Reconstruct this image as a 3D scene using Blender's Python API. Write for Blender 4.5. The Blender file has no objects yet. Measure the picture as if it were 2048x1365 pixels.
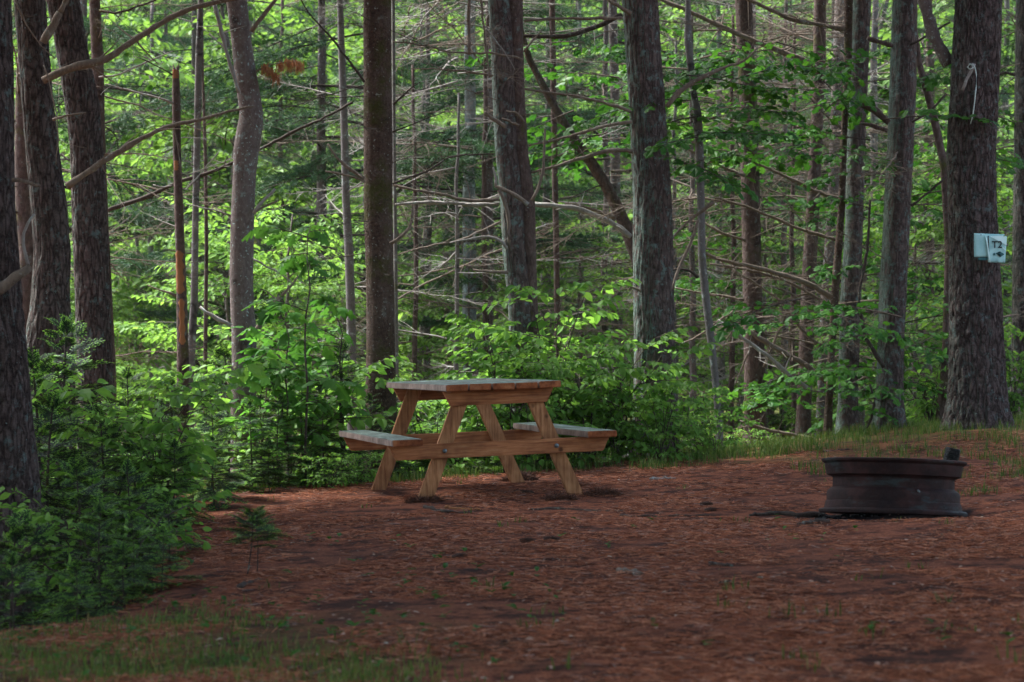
import bpy, math, random
import numpy as np
from mathutils import Vector, Matrix, Euler
R = math.radians
random.seed(7)
rng = np.random.default_rng(7)

# ------------------------------------------------------------------ camera, sky, sun, exposure
sc = bpy.context.scene
col = sc.collection
CZ = 1.0                                    # eye height
F = 4551.0                                  # focal length in photo pixels (80 mm)
cam_d = bpy.data.cameras.new("camera")
cam = bpy.data.objects.new("camera", cam_d)
col.objects.link(cam)
cam.location = (0, 0, CZ)
cam.rotation_euler = (R(90), 0, 0)
cam_d.lens = 80.0
cam_d.sensor_width = 36.0
cam_d.clip_end = 600
cam_d.dof.use_dof = True
cam_d.dof.focus_distance = 14.6
cam_d.dof.aperture_fstop = 5.0
sc.camera = cam

SUN_EL, SUN_AZ = 56.0, -58.0                # azimuth measured from +Y (straight ahead), negative = to the left
w = bpy.data.worlds.new("World")
sc.world = w
w.use_nodes = True
nt = w.node_tree
sky = nt.nodes.new("ShaderNodeTexSky")
sky.sky_type = 'NISHITA'
sky.sun_disc = False
sky.sun_elevation = R(SUN_EL)
sky.sun_rotation = R(SUN_AZ)
sky.dust_density = 2.0
sky.air_density = 1.0
bg = nt.nodes["Background"]
bg.inputs[1].default_value = 0.12
hs_ = nt.nodes.new('ShaderNodeHueSaturation')
hs_.inputs['Saturation'].default_value = .75      # thin overcast: a paler sky
nt.links.new(sky.outputs[0], hs_.inputs['Color'])
nt.links.new(hs_.outputs[0], bg.inputs[0])
sd = bpy.data.lights.new("sun", 'SUN')
sd.energy = 4.2
sd.angle = R(12)
sd.color = (1.0, 0.98, 0.94)
sun = bpy.data.objects.new("sun", sd)
col.objects.link(sun)
sdir = Vector((math.sin(R(SUN_AZ)) * math.cos(R(SUN_EL)), math.cos(R(SUN_AZ)) * math.cos(R(SUN_EL)), math.sin(R(SUN_EL))))
sun.rotation_euler = (-sdir).to_track_quat('-Z', 'Y').to_euler()
sun.location = sdir * 60

sc.view_settings.view_transform = 'Standard'
sc.view_settings.look = 'None'
sc.view_settings.gamma = 1
sc.view_settings.exposure = 2.22
sc.render.engine = 'CYCLES'
cy = sc.cycles
cy.max_bounces = 6
cy.diffuse_bounces = 3
cy.glossy_bounces = 2
cy.transmission_bounces = 3
cy.transparent_max_bounces = 4
cy.use_denoising = True
cy.sample_clamp_indirect = 4
cy.caustics_reflective = False
cy.caustics_refractive = False

# ------------------------------------------------------------------ numeric helpers
def _h(ix, iy, iz, s):
    n = (ix * 73856093) ^ (iy * 19349663) ^ (iz * 83492791) ^ (s * 2654435761)
    n = (n ^ (n >> 13)) * 1274126177 & 0x7fffffff
    n = (n ^ (n >> 15)) * 2246822519 & 0x7fffffff
    return (n & 0xffff) / 65535.0

def vnoise(P, s=0):
    P = np.asarray(P, float)
    i = np.floor(P).astype(np.int64)
    f = P - i
    f = f * f * (3 - 2 * f)
    r = 0
    for dx in (0, 1):
        for dy in (0, 1):
            for dz in (0, 1):
                wgt = (f[..., 0] if dx else 1 - f[..., 0]) * (f[..., 1] if dy else 1 - f[..., 1]) * (f[..., 2] if dz else 1 - f[..., 2])
                r = r + wgt * _h(i[..., 0] + dx, i[..., 1] + dy, i[..., 2] + dz, s)
    return r

def fbm(P, s=0, o=3):
    P = np.asarray(P, float)
    r = 0; a = .5
    for k in range(o):
        r = r + a * (vnoise(P * 2 ** k, s + k) - .5) * 2
        a *= .5
    return r

def sstep(t):
    t = np.clip(t, 0, 1)
    return t * t * (3 - 2 * t)

def ground(x, y):
    x = np.asarray(x, float); y = np.asarray(y, float)
    b = .039 + .034 * (np.clip(x, -4, 6) + .246)
    b = b + .16 * np.exp(-((x - 4.1) ** 2 / 3.0 + (y - 18.3) ** 2 / 7.0))
    b = b - .095 * np.exp(-((x - 2.0) ** 2 + (y - 11.95) ** 2) / .27)
    xe = np.interp(y, [3, 6.6, 7.6, 8.6, 10, 12, 14, 15.2], [-14, -5, -2.1, -1.36, -1.34, -1.65, -2.05, -2.2])
    t = sstep((xe - x) / 1.0)
    yb = np.interp(x, [-2.2, -1.4, 0, 1, 1.8, 3, 4.5, 8], [15.0, 15.6, 16.6, 17.2, 18.0, 18.6, 20.2, 21])
    t2 = sstep((y - yb) / 2.6)
    d1 = .70 * t
    d2 = t2 * np.interp(x, [-2, 0.6, 1.8, 4], [.62, .5, .22, .14])
    z = b - np.maximum(d1, d2)
    z = z - .02 * np.clip(y - 24, 0, 24)
    z = z + .55 * np.clip(y - 60, 0, 45)
    P = np.stack([x * 1.1, y * 1.1, x * 0], -1)
    z = z + .03 * fbm(P, 3, 3) + .003 * fbm(P * 9, 9, 2)
    return z

def gz(x, y):
    return float(ground(np.array([x]), np.array([y]))[0])

def px2x(px, d): return (px - 1024) / F * d
def W(px, py, d):
    return np.array([(px - 1024) / F * d, d, CZ - (py - 682.5) / F * d])

# ------------------------------------------------------------------ mesh building
class MB:
    def __init__(s):
        s.V = []; s.n = 0; s.F = []
    def add(s, V, Fs, mat=0):
        V = np.asarray(V, float).reshape(-1, 3)
        for f in Fs:
            f = np.asarray(f, np.int64)
            if len(f):
                s.F.append((f + s.n, mat))
        s.V.append(V); s.n += len(V)
    def raw(s):
        return np.concatenate(s.V), [(f, m) for f, m in s.F]
    def put(s, tmpl, O, A, S, U):
        """copy a template (verts, [(faces, mat)]) into N frames"""
        tv, tf = tmpl
        O = np.asarray(O, float).reshape(-1, 3); N = len(O); k = len(tv)
        A = np.asarray(A).reshape(-1, 3); S = np.asarray(S).reshape(-1, 3); U = np.asarray(U).reshape(-1, 3)
        V = O[:, None] + tv[None, :, 0:1] * A[:, None] + tv[None, :, 1:2] * S[:, None] + tv[None, :, 2:3] * U[:, None]
        off = (np.arange(N) * k)[:, None, None] + s.n
        for f, m in tf:
            f = np.asarray(f)
            s.F.append(((f[None] + off).reshape(-1, f.shape[1]), m))
        s.V.append(V.reshape(-1, 3)); s.n += N * k
    def tube(s, P, rad, n=6, mat=0, cap=True, rough=0, seed=0):
        P = np.asarray(P, float); k = len(P)
        rad = np.broadcast_to(np.asarray(rad, float), (k,))
        T = np.gradient(P, axis=0)
        T /= np.linalg.norm(T, axis=1)[:, None] + 1e-12
        ref = np.array([0, 0, 1.]) if abs(T[0, 2]) < .9 else np.array([1., 0, 0])
        A = np.cross(T, ref); A /= np.linalg.norm(A, axis=1)[:, None] + 1e-12
        B = np.cross(T, A)
        th = np.arange(n) * 2 * np.pi / n
        rr = np.repeat(rad[:, None], n, 1)
        if rough:
            q = np.stack(np.broadcast_arrays(np.cos(th)[None] * 1.5, np.sin(th)[None] * 1.5, (np.arange(k) * .7)[:, None]), -1)
            rr = rr * (1 + rough * fbm(q, seed, 2))
        V = P[:, None] + rr[..., None] * (np.cos(th)[None, :, None] * A[:, None] + np.sin(th)[None, :, None] * B[:, None])
        i = np.arange(k - 1)[:, None] * n; j = np.arange(n)[None]; j2 = (j + 1) % n
        q = np.stack([i + j, i + j2, i + n + j2, i + n + j], -1).reshape(-1, 4)
        V = V.reshape(-1, 3); Fs = [q]
        if cap:
            V = np.concatenate([V, P[:1], P[-1:]])
            a = np.arange(n)
            Fs.append(np.stack([np.full(n, k * n), (a + 1) % n, a], -1))
            Fs.append(np.stack([np.full(n, k * n + 1), (k - 1) * n + a, (k - 1) * n + (a + 1) % n], -1))
        s.add(V, Fs, mat)
    def box(s, lo, hi, mat=0):
        x0, y0, z0 = lo; x1, y1, z1 = hi
        s.add([(x0, y0, z0), (x1, y0, z0), (x1, y1, z0), (x0, y1, z0), (x0, y0, z1), (x1, y0, z1), (x1, y1, z1), (x0, y1, z1)],
              [[(0, 3, 2, 1), (4, 5, 6, 7), (0, 1, 5, 4), (1, 2, 6, 5), (2, 3, 7, 6), (3, 0, 4, 7)]], mat)
    def mesh(s, name, mats, smooth=True, origin=(0, 0, 0)):
        V = np.concatenate(s.V) - np.asarray(origin, float)
        me = bpy.data.meshes.new(name)
        me.vertices.add(len(V)); me.vertices.foreach_set("co", V.astype(np.float32).ravel())
        L = np.concatenate([f.ravel() for f, m in s.F])
        tot = np.concatenate([np.full(len(f), f.shape[1]) for f, m in s.F])
        mi = np.concatenate([np.full(len(f), m) for f, m in s.F])
        me.loops.add(len(L)); me.loops.foreach_set("vertex_index", L.astype(np.int32))
        me.polygons.add(len(tot))
        me.polygons.foreach_set("loop_start", np.concatenate([[0], np.cumsum(tot)[:-1]]).astype(np.int32))
        me.polygons.foreach_set("loop_total", tot.astype(np.int32))
        me.polygons.foreach_set("material_index", mi.astype(np.int32))
        me.polygons.foreach_set("use_smooth", np.full(len(tot), smooth))
        me.update(calc_edges=True)
        for m in mats: me.materials.append(m)
        return me

def tag(o, label=None, cat=None, group=None, kind=None):
    if label: o["label"] = label
    if cat: o["category"] = cat
    if group: o["group"] = group
    if kind: o["kind"] = kind
    return o

def obj(name, me, parent=None, loc=(0, 0, 0), rot=None, scale=None):
    o = bpy.data.objects.new(name, me); col.objects.link(o)
    o.location = loc
    if rot is not None: o.rotation_euler = rot
    if scale is not None: o.scale = (scale,) * 3
    if parent: o.parent = parent
    return o

def empty(name, loc, label, cat, group=None, rz=0, scale=1):
    o = bpy.data.objects.new(name, None); col.objects.link(o)
    o.location = loc; o.rotation_euler = (0, 0, rz); o.scale = (scale,) * 3
    return tag(o, label, cat, group)

def unit(v):
    v = np.asarray(v, float)
    return v / (np.linalg.norm(v, axis=-1, keepdims=True) + 1e-12)

# ------------------------------------------------------------------ materials
def mat(name):
    m = bpy.data.materials.new(name); m.use_nodes = True
    t = m.node_tree; b = t.nodes["Principled BSDF"]
    b.inputs["Specular IOR Level"].default_value = .12
    return m, t, b
def nd(t, kind, **k):
    n = t.nodes.new("ShaderNode" + kind)
    for a, v in k.items():
        if a.startswith("i_"):
            n.inputs[int(a[2:])].default_value = v
        else: setattr(n, a, v)
    return n
def ramp(t, src, stops):
    r = nd(t, "ValToRGB"); e = r.color_ramp.elements
    while len(e) > 1: e.remove(e[-1])
    e[0].position, e[0].color = stops[0][0], (*stops[0][1], 1)
    for p, c in stops[1:]:
        q = e.new(p); q.color = (*c, 1)
    t.links.new(src, r.inputs[0]); return r.outputs[0]
def mixc(t, fac, a, b, mode='MIX'):
    n = nd(t, "Mix", data_type='RGBA', blend_type=mode)
    for s, v in ((n.inputs[0], fac), (n.inputs[6], a), (n.inputs[7], b)):
        if isinstance(v, (tuple, list)): s.default_value = (*v, 1)
        elif isinstance(v, (int, float)): s.default_value = v
        else: t.links.new(v, s)
    return n.outputs[2]
def coords(t, scale, rnd=True, kind="Object"):
    tc = nd(t, "TexCoord"); mp = nd(t, "Mapping")
    t.links.new(tc.outputs[kind], mp.inputs[0]); mp.inputs[3].default_value = scale
    if rnd:
        oi = nd(t, "ObjectInfo"); v = nd(t, "CombineXYZ"); mu = nd(t, "Math", operation='MULTIPLY'); mu.inputs[1].default_value = 37.
        t.links.new(oi.outputs["Random"], mu.inputs[0])
        for i in range(3): t.links.new(mu.outputs[0], v.inputs[i])
        t.links.new(v.outputs[0], mp.inputs[1])
    return mp.outputs[0]
def noise(t, vec, scale, detail=4, rough=.6):
    n = nd(t, "TexNoise"); t.links.new(vec, n.inputs["Vector"])
    n.inputs["Scale"].default_value = scale; n.inputs["Detail"].default_value = detail; n.inputs["Roughness"].default_value = rough
    return n.outputs[0]
def bump(t, b, h, dist, strength=1):
    n = nd(t, "Bump"); n.inputs["Strength"].default_value = strength; n.inputs["Distance"].default_value = dist
    t.links.new(h, n.inputs["Height"]); t.links.new(n.outputs[0], b.inputs["Normal"])

def bark(name, dark, mid, lite, crack=1.0, lichen=.35, moss=0, lichen_c=(.24, .32, .30), stretch=.28, cs=30, ring=0, cdist=.05, side=0, speck=.68):
    m, t, b = mat(name)
    v1 = coords(t, (1, 1, stretch)); v2 = coords(t, (1, 1, 1))
    big = noise(t, v2, 3.5, 3); fine = noise(t, v1, 60, 5, .7)
    base = mixc(t, ramp(t, fine, [(.3, (0, 0, 0)), (.7, (1, 1, 1))]), dark, mid)
    base = mixc(t, ramp(t, big, [(.4, (0, 0, 0)), (.75, (1, 1, 1))]), base, lite)
    vo = nd(t, "TexVoronoi", feature='DISTANCE_TO_EDGE'); vo.inputs["Scale"].default_value = cs
    wv = nd(t, "Mix", data_type='VECTOR'); wv.inputs[0].default_value = .10
    nn = nd(t, "TexNoise"); nn.inputs["Scale"].default_value = 9; t.links.new(v1, nn.inputs["Vector"])
    t.links.new(v1, wv.inputs[4]); t.links.new(nn.outputs[1], wv.inputs[5]); t.links.new(wv.outputs[1], vo.inputs["Vector"])
    ck = ramp(t, vo.outputs[0], [(0, (0, 0, 0)), (.08, (.3,) * 3), (.24, (1, 1, 1))])
    fl = noise(t, coords(t, (1, 1, 1.6)), 38, 5, .75)
    ck = mixc(t, .38, ck, ramp(t, fl, [(.32, (0, 0, 0)), (.62, (1, 1, 1))]))
    deep = tuple(c * .25 for c in dark)
    k = nd(t, "Math", operation='MULTIPLY'); k.inputs[1].default_value = crack
    inv = nd(t, "Math", operation='SUBTRACT'); inv.inputs[0].default_value = 1; t.links.new(ck, inv.inputs[1]); t.links.new(inv.outputs[0], k.inputs[0])
    c = mixc(t, k.outputs[0], base, deep)
    if ring:
        wr = noise(t, coords(t, (.8, .8, 1)), 3.0, 3)
        c = mixc(t, ramp(t, wr, [(.60, (0, 0, 0)), (.66, (ring,) * 3), (.70, (0, 0, 0))]), c, deep)
    sp = noise(t, v2, 14, 6, .75)
    c = mixc(t, ramp(t, sp, [(.62 - .12 * lichen, (0, 0, 0)), (.70 - .10 * lichen, (min(1, .4 + lichen),) * 3)]), c, lichen_c)
    sp2 = noise(t, v2, 45, 3, .6)
    c = mixc(t, ramp(t, sp2, [(speck, (0, 0, 0)), (speck + .05, (.8,) * 3)]), c, tuple(min(.5, q * 1.5) for q in lichen_c))
    if side:                                     # lichen crust thicker on the damp side of the trunk
        gn = nd(t, "NewGeometry"); sx = nd(t, "SeparateXYZ"); t.links.new(gn.outputs["True Normal"], sx.inputs[0])
        ms = nd(t, "Math", operation='MULTIPLY_ADD'); t.links.new(sx.outputs[0], ms.inputs[0]); ms.inputs[1].default_value = -.45
        t.links.new(noise(t, v2, 7, 5, .75), ms.inputs[2])
        c = mixc(t, ramp(t, ms.outputs[0], [(.66, (0, 0, 0)), (.86, (side,) * 3)]), c, (.15, .24, .20))
    if moss:
        mo = noise(t, v2, 4.2, 5, .7)
        c = mixc(t, ramp(t, mo, [(.62 - .2 * moss, (0, 0, 0)), (.72 - .15 * moss, (.9,) * 3)]), c, (.07, .072, .018))
    t.links.new(c, b.inputs["Base Color"]); b.inputs["Roughness"].default_value = .9
    hh = nd(t, "Math", operation='MULTIPLY_ADD'); t.links.new(ck, hh.inputs[0]); hh.inputs[1].default_value = .7 * crack
    t.links.new(fine, hh.inputs[2])
    bump(t, b, hh.outputs[0], cdist)
    return m

def leafmat(name, ca, cb, trans=.45, cc=None, rough=.5):
    m, t, b = mat(name)
    g = nd(t, "NewGeometry")
    stops = [(0, ca), (1, cb)] if cc is None else [(0, ca), (.8, cb), (.93, cb), (1, cc)]
    c = ramp(t, g.outputs["Random Per Island"], stops)
    oi = nd(t, "ObjectInfo"); hs = nd(t, "HueSaturation")
    mr = nd(t, "MapRange"); t.links.new(oi.outputs["Random"], mr.inputs[0]); mr.inputs[3].default_value = .8; mr.inputs[4].default_value = 1.2
    t.links.new(mr.outputs[0], hs.inputs["Value"]); t.links.new(c, hs.inputs["Color"]); c = hs.outputs[0]
    t.links.new(c, b.inputs["Base Color"]); b.inputs["Roughness"].default_value = rough
    tr = nd(t, "BsdfTranslucent"); t.links.new(mixc(t, 1.0, c, (1.15, 1.1, .7), 'MULTIPLY'), tr.inputs[0])
    mx = nd(t, "MixShader"); mx.inputs[0].default_value = trans
    t.links.new(b.outputs[0], mx.inputs[1]); t.links.new(tr.outputs[0], mx.inputs[2])
    t.links.new(mx.outputs[0], t.nodes["Material Output"].inputs[0])
    return m

M = {}
M['pine'] = bark('pine_bark', (.075, .05, .046), (.26, .20, .185), (.20, .155, .14), 1.0, .5, 0, (.17, .23, .22), side=.2)
M['pine_grey'] = bark('grey_lichened_bark', (.09, .068, .062), (.27, .205, .185), (.22, .165, .15), .8, .7, 0, (.19, .26, .24), side=.55)
M['smooth'] = bark('smooth_bark', (.09, .066, .06), (.205, .17, .158), (.16, .135, .125), .35, .35, 0, (.22, .30, .29), .6, 12, .8, .012, speck=.62)
M['mossy'] = bark('mossy_bark', (.045, .028, .022), (.16, .105, .08), (.20, .15, .12), .35, .2, .55, (.26, .29, .25), .9, 30, .5, .04, speck=.64)
M['brown'] = bark('brown_bark', (.065, .042, .036), (.165, .12, .105), (.125, .09, .08), .5, .25, .25, (.18, .24, .22), .5, 22, .7, .015)
M['birchy'] = bark('pale_bark', (.09, .08, .076), (.17, .16, .15), (.14, .13, .125), .15, .5, .2, (.28, .33, .31), .8, 14, .9, .008)
M['lichen'] = bark('lichen_crusted_bark', (.12, .13, .12), (.26, .30, .28), (.20, .23, .22), .3, .9, 0, (.34, .42, .40), .6, 18, 0, .01)
M['twig'] = bark('dead_twig_bark', (.08, .062, .050), (.21, .165, .13), (.16, .13, .105), .1, .3, 0, (.24, .27, .25), .3, 40, 0, .004)
M['twig_dark'] = bark('dark_twig_bark', (.03, .024, .02), (.075, .058, .048), (.055, .042, .036), .1, .3, .1, (.16, .2, .17), .3, 40, 0, .004)
M['twig_grey'] = bark('grey_twig_bark', (.14, .125, .115), (.30, .28, .255), (.23, .215, .20), .1, .5, 0, (.30, .35, .32), .3, 40, 0, .004)
M['snagwood'] = bark('bare_snag_wood', (.22, .09, .04), (.34, .16, .075), (.28, .13, .06), .25, 0, 0, (.2, .15, .1), .08, 30, 0, .006)
M['leaf'] = leafmat('bright_leaf', (.07, .18, .03), (.17, .34, .07), .5)
M['leaf_far'] = leafmat('far_leaf', (.08, .19, .038), (.19, .34, .08), .5)
M['leaf_dark'] = leafmat('maple_leaf', (.022, .085, .016), (.055, .16, .022), .4)
M['leaf_oak'] = leafmat('sapling_leaf', (.05, .16, .03), (.10, .25, .045), .5)
M['needle'] = leafmat('fir_needle', (.009, .032, .014), (.022, .064, .024), .15)
M['needle_new'] = leafmat('new_fir_growth', (.15, .35, .06), (.25, .47, .09), .35)
M['pine_needle'] = leafmat('pine_needle', (.03, .075, .04), (.065, .13, .06), .2)
M['dead_needle'] = leafmat('dead_needle', (.20, .08, .04), (.32, .14, .07), .2)
M['grass'] = leafmat('grass_blade', (.035, .085, .018), (.10, .15, .035), .35, (.25, .2, .09))

def ground_mat():
    m, t, b = mat('needle_litter_ground')
    tc = nd(t, "TexCoord"); P = tc.outputs["Object"]
    mp = nd(t, "Mapping"); t.links.new(P, mp.inputs[0]); mp.inputs[3].default_value = (1, 1, .2)
    v = mp.outputs[0]
    big = noise(t, v, .9, 4); mid = noise(t, v, 6, 5, .7); fine = noise(t, v, 70, 6, .8)
    c = ramp(t, fine, [(.25, (.032, .016, .012)), (.5, (.17, .063, .037)), (.78, (.34, .14, .08))])
    c = mixc(t, ramp(t, mid, [(.40, (.9,) * 3), (.53, (0, 0, 0))]), c, (.03, .017, .015))
    c = mixc(t, ramp(t, noise(t, v, 2.2, 6, .8), [(.52, (0, 0, 0)), (.60, (.85,) * 3)]), c, (.028, .018, .016))
    c = mixc(t, ramp(t, big, [(.5, (0, 0, 0)), (.72, (.6,) * 3)]), c, (.075, .04, .03))
    sx = nd(t, "SeparateXYZ"); t.links.new(P, sx.inputs[0])
    def lt(sock, a, bb):
        n = nd(t, "MapRange", interpolation_type='SMOOTHSTEP'); t.links.new(sock, n.inputs[0]); n.inputs[1].default_value = a; n.inputs[2].default_value = bb
        return n.outputs[0]
    # mossy green forest floor beyond the clearing
    def mul(a, bb):
        n = nd(t, "Math", operation='MULTIPLY')
        for i, q in enumerate((a, bb)):
            if isinstance(q, float): n.inputs[i].default_value = q
            else: t.links.new(q, n.inputs[i])
        return n.outputs[0]
    mg = ramp(t, noise(t, v, 3, 5, .7), [(.4, (0, 0, 0)), (.6, (1, 1, 1))])
    far = lt(sx.outputs[1], 18.0, 24.0)
    c = mixc(t, mul(far, .8), c, mixc(t, mg, (.035, .045, .015), (.05, .085, .02)))
    c = mixc(t, mul(mul(lt(sx.outputs[1], 8.6, 7.2), lt(sx.outputs[0], .3, -.9)), mul(mg, .75)), c, (.05, .06, .02))
    c = mixc(t, mul(mul(lt(sx.outputs[1], 15.5, 17.5), lt(sx.outputs[0], .2, 1.4)), mul(mg, .6)), c, (.07, .085, .025))
    # charcoal-blackened soil round the fire ring
    dn = nd(t, "VectorMath", operation='DISTANCE'); t.links.new(P, dn.inputs[0]); dn.inputs[1].default_value = (1.98, 11.95, .1)
    ad = nd(t, "Math", operation='MULTIPLY_ADD'); t.links.new(mid, ad.inputs[0]); ad.inputs[1].default_value = .35; t.links.new(dn.outputs[1], ad.inputs[2])
    c = mixc(t, lt(ad.outputs[0], .72, .58), c, (.012, .010, .010))
    t.links.new(c, b.inputs["Base Color"]); b.inputs["Roughness"].default_value = 1; b.inputs["Specular IOR Level"].default_value = .03
    bump(t, b, fine, .012, .8)
    return m
M['ground'] = ground_mat()

# ------------------------------------------------------------------ terrain, one sheet
def steps(bounds):
    a = []
    for lo, hi, s in bounds: a += list(np.arange(lo, hi, s))
    return np.array(a + [bounds[-1][1]])
gx = steps([(-160, -40, 10), (-40, -8, 2), (-8, -3.5, .3), (-3.5, 5.5, .05), (5.5, 10, .3), (10, 40, 2), (40, 160, 10)])
gy = steps([(-60, -10, 5), (-10, 3, 1), (3, 5.5, .25), (5.5, 20, .05), (20, 30, .25), (30, 60, 1), (60, 160, 4)])
X, Y = np.meshgrid(gx, gy)
Z = ground(X, Y)
nx, ny = len(gx), len(gy)
i = np.arange(ny - 1)[:, None] * nx; j = np.arange(nx - 1)[None]
gm = MB(); gm.add(np.stack([X, Y, Z], -1), [np.stack([i + j, i + j + 1, i + nx + j + 1, i + nx + j], -1).reshape(-1, 4)])
tag(obj('ground', gm.mesh('ground', [M['ground']])), kind='structure')

# ------------------------------------------------------------------ templates for leaves, needles, twigs
def _leaf(fold=.10, droop=.18, wd=.27):
    V = np.array([(0, 0, 0), (.32, wd, fold * .7 - .02), (.68, wd * .86, fold * .6 - droop * .4), (1, 0, -droop),
                  (.68, -wd * .86, fold * .6 - droop * .4), (.32, -wd, fold * .7 - .02), (.5, 0, -.02 - droop * .15)])
    return V, [(np.array([(0, 6, 2, 1), (6, 3, 2, 2), (0, 5, 4, 6)])[:, :4][[0, 2]], 0), (np.array([(6, 3, 2), (6, 4, 3)]), 0)]
OVATE = _leaf()
def _lobed(pts, droop=.15):
    n = len(pts)
    V = [(.38, 0, .02)] + [(x, y, -abs(y) * .18 - droop * x * x) for x, y in pts]
    return np.array(V), [(np.array([(0, 1 + k, 1 + (k + 1) % n) for k in range(n)]), 0)]
_half = [(0, 0), (.02, .18), (.12, .42), (.26, .34), (.42, .55), (.55, .38), (.62, .16), (.80, .20)]
MAPLE = _lobed(_half + [(1, 0)] + [(x, -y) for x, y in _half[:0:-1]])
_half = [(0, 0), (.16, .12), (.26, .28), (.34, .12), (.46, .36), (.56, .14), (.66, .34), (.76, .12), (.88, .14)]
OAK = _lobed(_half + [(1, 0)] + [(x, -y) for x, y in _half[:0:-1]])
MAPLE_S = (np.array([(0, 0, 0), (.18, .42, -.05), (.45, .20, 0), (.62, .42, -.1), (1, 0, -.15), (.62, -.42, -.1), (.45, -.2, 0), (.18, -.42, -.05)]),
           [(np.array([(0, 2, 1, 1)])[:0], 0), (np.array([(0, 2, 1), (0, 7, 6), (2, 4, 3), (6, 5, 4)]), 0), (np.array([(0, 6, 4, 2)]), 0)])

def fir_bough(rs, L=.55, w=.0042, nl=.017, step=.006, ntw=13, tips=True):
    """flat fir spray along +X: axis, side twigs, flat-ranked needles; new growth at the twig ends"""
    mb = MB()
    ax = [np.array([0., 0, 0])]
    k = 9
    for q in range(1, k): ax.append(np.array([L * q / (k - 1), rs.normal(0, .004) * q, .05 * L * math.sin(q / (k - 1) * 3) - .10 * L * (q / (k - 1)) ** 2]))
    ax = np.array(ax)
    mb.tube(ax, np.linspace(.004, .0012, k) * (L / .55), 4, 2, False)
    tw = [(ax, 0.35)]
    for q in range(ntw):
        f = .14 + .82 * q / ntw
        for s in (-1, 1):
            p = np.array([np.interp(f * L, ax[:, 0], ax[:, c]) for c in range(3)])
            ln = L * (.44 * (1 - f) + .09) * rs.uniform(.75, 1.1)
            a = s * R(rs.uniform(42, 58))
            dv = np.array([math.cos(a), math.sin(a), rs.uniform(-.15, .1)])
            tt = np.linspace(0, 1, 4)[:, None]
            P = p + dv * ln * tt + np.array([.12 * ln, 0, -.10 * ln]) * tt ** 2
            mb.tube(P, np.linspace(.0018, .0009, 4), 3, 2, False)
            tw.append((P, 0.0))
            if ln > .12:
                for g in (.45, .7):
                    for s2 in (-1, 1):
                        p2 = p + dv * ln * g
                        a2 = a + s2 * R(48); l2 = ln * .36
                        P2 = p2 + np.array([math.cos(a2), math.sin(a2), -.08]) * l2 * np.linspace(0, 1, 3)[:, None]
                        tw.append((P2, 0))
    O = []; D = []; N = []; mt = []
    for P, st in tw:
        seg = np.linalg.norm(np.diff(P, axis=0), axis=1); cum = np.concatenate([[0], np.cumsum(seg)]); tot = cum[-1]
        if tot < .01: continue
        s = np.arange(st * tot, tot, step)
        pos = np.stack([np.interp(s, cum, P[:, c]) for c in range(3)], -1)
        dr = unit(P[-1] - P[0]); side = unit(np.cross([0, 0, 1.], dr))
        for sg in (-1, 1):
            n = len(s); a = rs.uniform(.5, 1.1, n)[:, None]
            dd = unit(dr * a + side * sg + np.stack([np.zeros(n), np.zeros(n), rs.uniform(-.1, .55, n)], -1))
            O.append(pos); D.append(dd * (nl * rs.uniform(.75, 1.1, n))[:, None]); N.append(np.repeat(dr[None], n, 0))
            mt.append((tot - s) < (.027 if L < .9 else .06))
    O = np.concatenate(O); D = np.concatenate(D); N = np.concatenate(N) * w; mt = np.concatenate(mt)
    V = np.stack([O - N, O + N, O + D], 1)
    for sel, m in ((~mt, 0), (mt, 1 if tips else 0)):
        v = V[sel].reshape(-1, 3)
        mb.add(v, [np.arange(len(v)).reshape(-1, 3)], m)
    return mb.raw()

def pine_bough(rs, L=2.0, ntw=16, nt=13, nl=.10, w=.0045):
    """long pine limb along +X with side shoots that end in needle tufts"""
    mb = MB()
    k = 8; f = np.linspace(0, 1, k)
    ax = np.stack([L * f, .06 * L * np.sin(f * 3 + rs.uniform(0, 6)), -.16 * L * f ** 2 + .05 * L * f], -1)
    mb.tube(ax, np.linspace(.016, .004, k) * L / 2, 5, 1, False)
    O = []; D = []
    for q in range(ntw):
        g = .22 + .78 * (q + rs.uniform(0, .6)) / ntw
        p = np.array([np.interp(g, f, ax[:, c]) for c in range(3)])
        for s in (-1, 1):
            a = s * R(rs.uniform(30, 65)); ln = L * (.34 * (1.12 - g)) * rs.uniform(.7, 1.2)
            dv = np.array([math.cos(a), math.sin(a), rs.uniform(-.25, .12)])
            P = p + dv * ln * np.linspace(0, 1, 4)[:, None] + np.array([0, 0, -.1 * ln]) * (np.linspace(0, 1, 4) ** 2)[:, None]
            mb.tube(P, np.linspace(.005, .002, 4), 3, 1, False)
            m = max(2, int(ln / .085))
            for e in np.linspace(.35, 1, m):
                O.append(p + dv * ln * e); D.append(dv)
    O = np.array(O); D = unit(np.array(D)); n = len(O)
    O = np.repeat(O, nt, 0) + rs.normal(0, .012, (n * nt, 3)); D = np.repeat(D, nt, 0)
    d = unit(D * .7 + rs.normal(0, .55, (n * nt, 3)) + [0, 0, -.1]); ln = nl * rs.uniform(.7, 1.1, (n * nt, 1))
    s = unit(np.cross(d, rs.normal(0, 1, (n * nt, 3)))) * w
    V = np.stack([O - s, O + s, O + d * ln], 1).reshape(-1, 3)
    mb.add(V, [np.arange(len(V)).reshape(-1, 3)], 0)
    return mb.raw()

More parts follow.
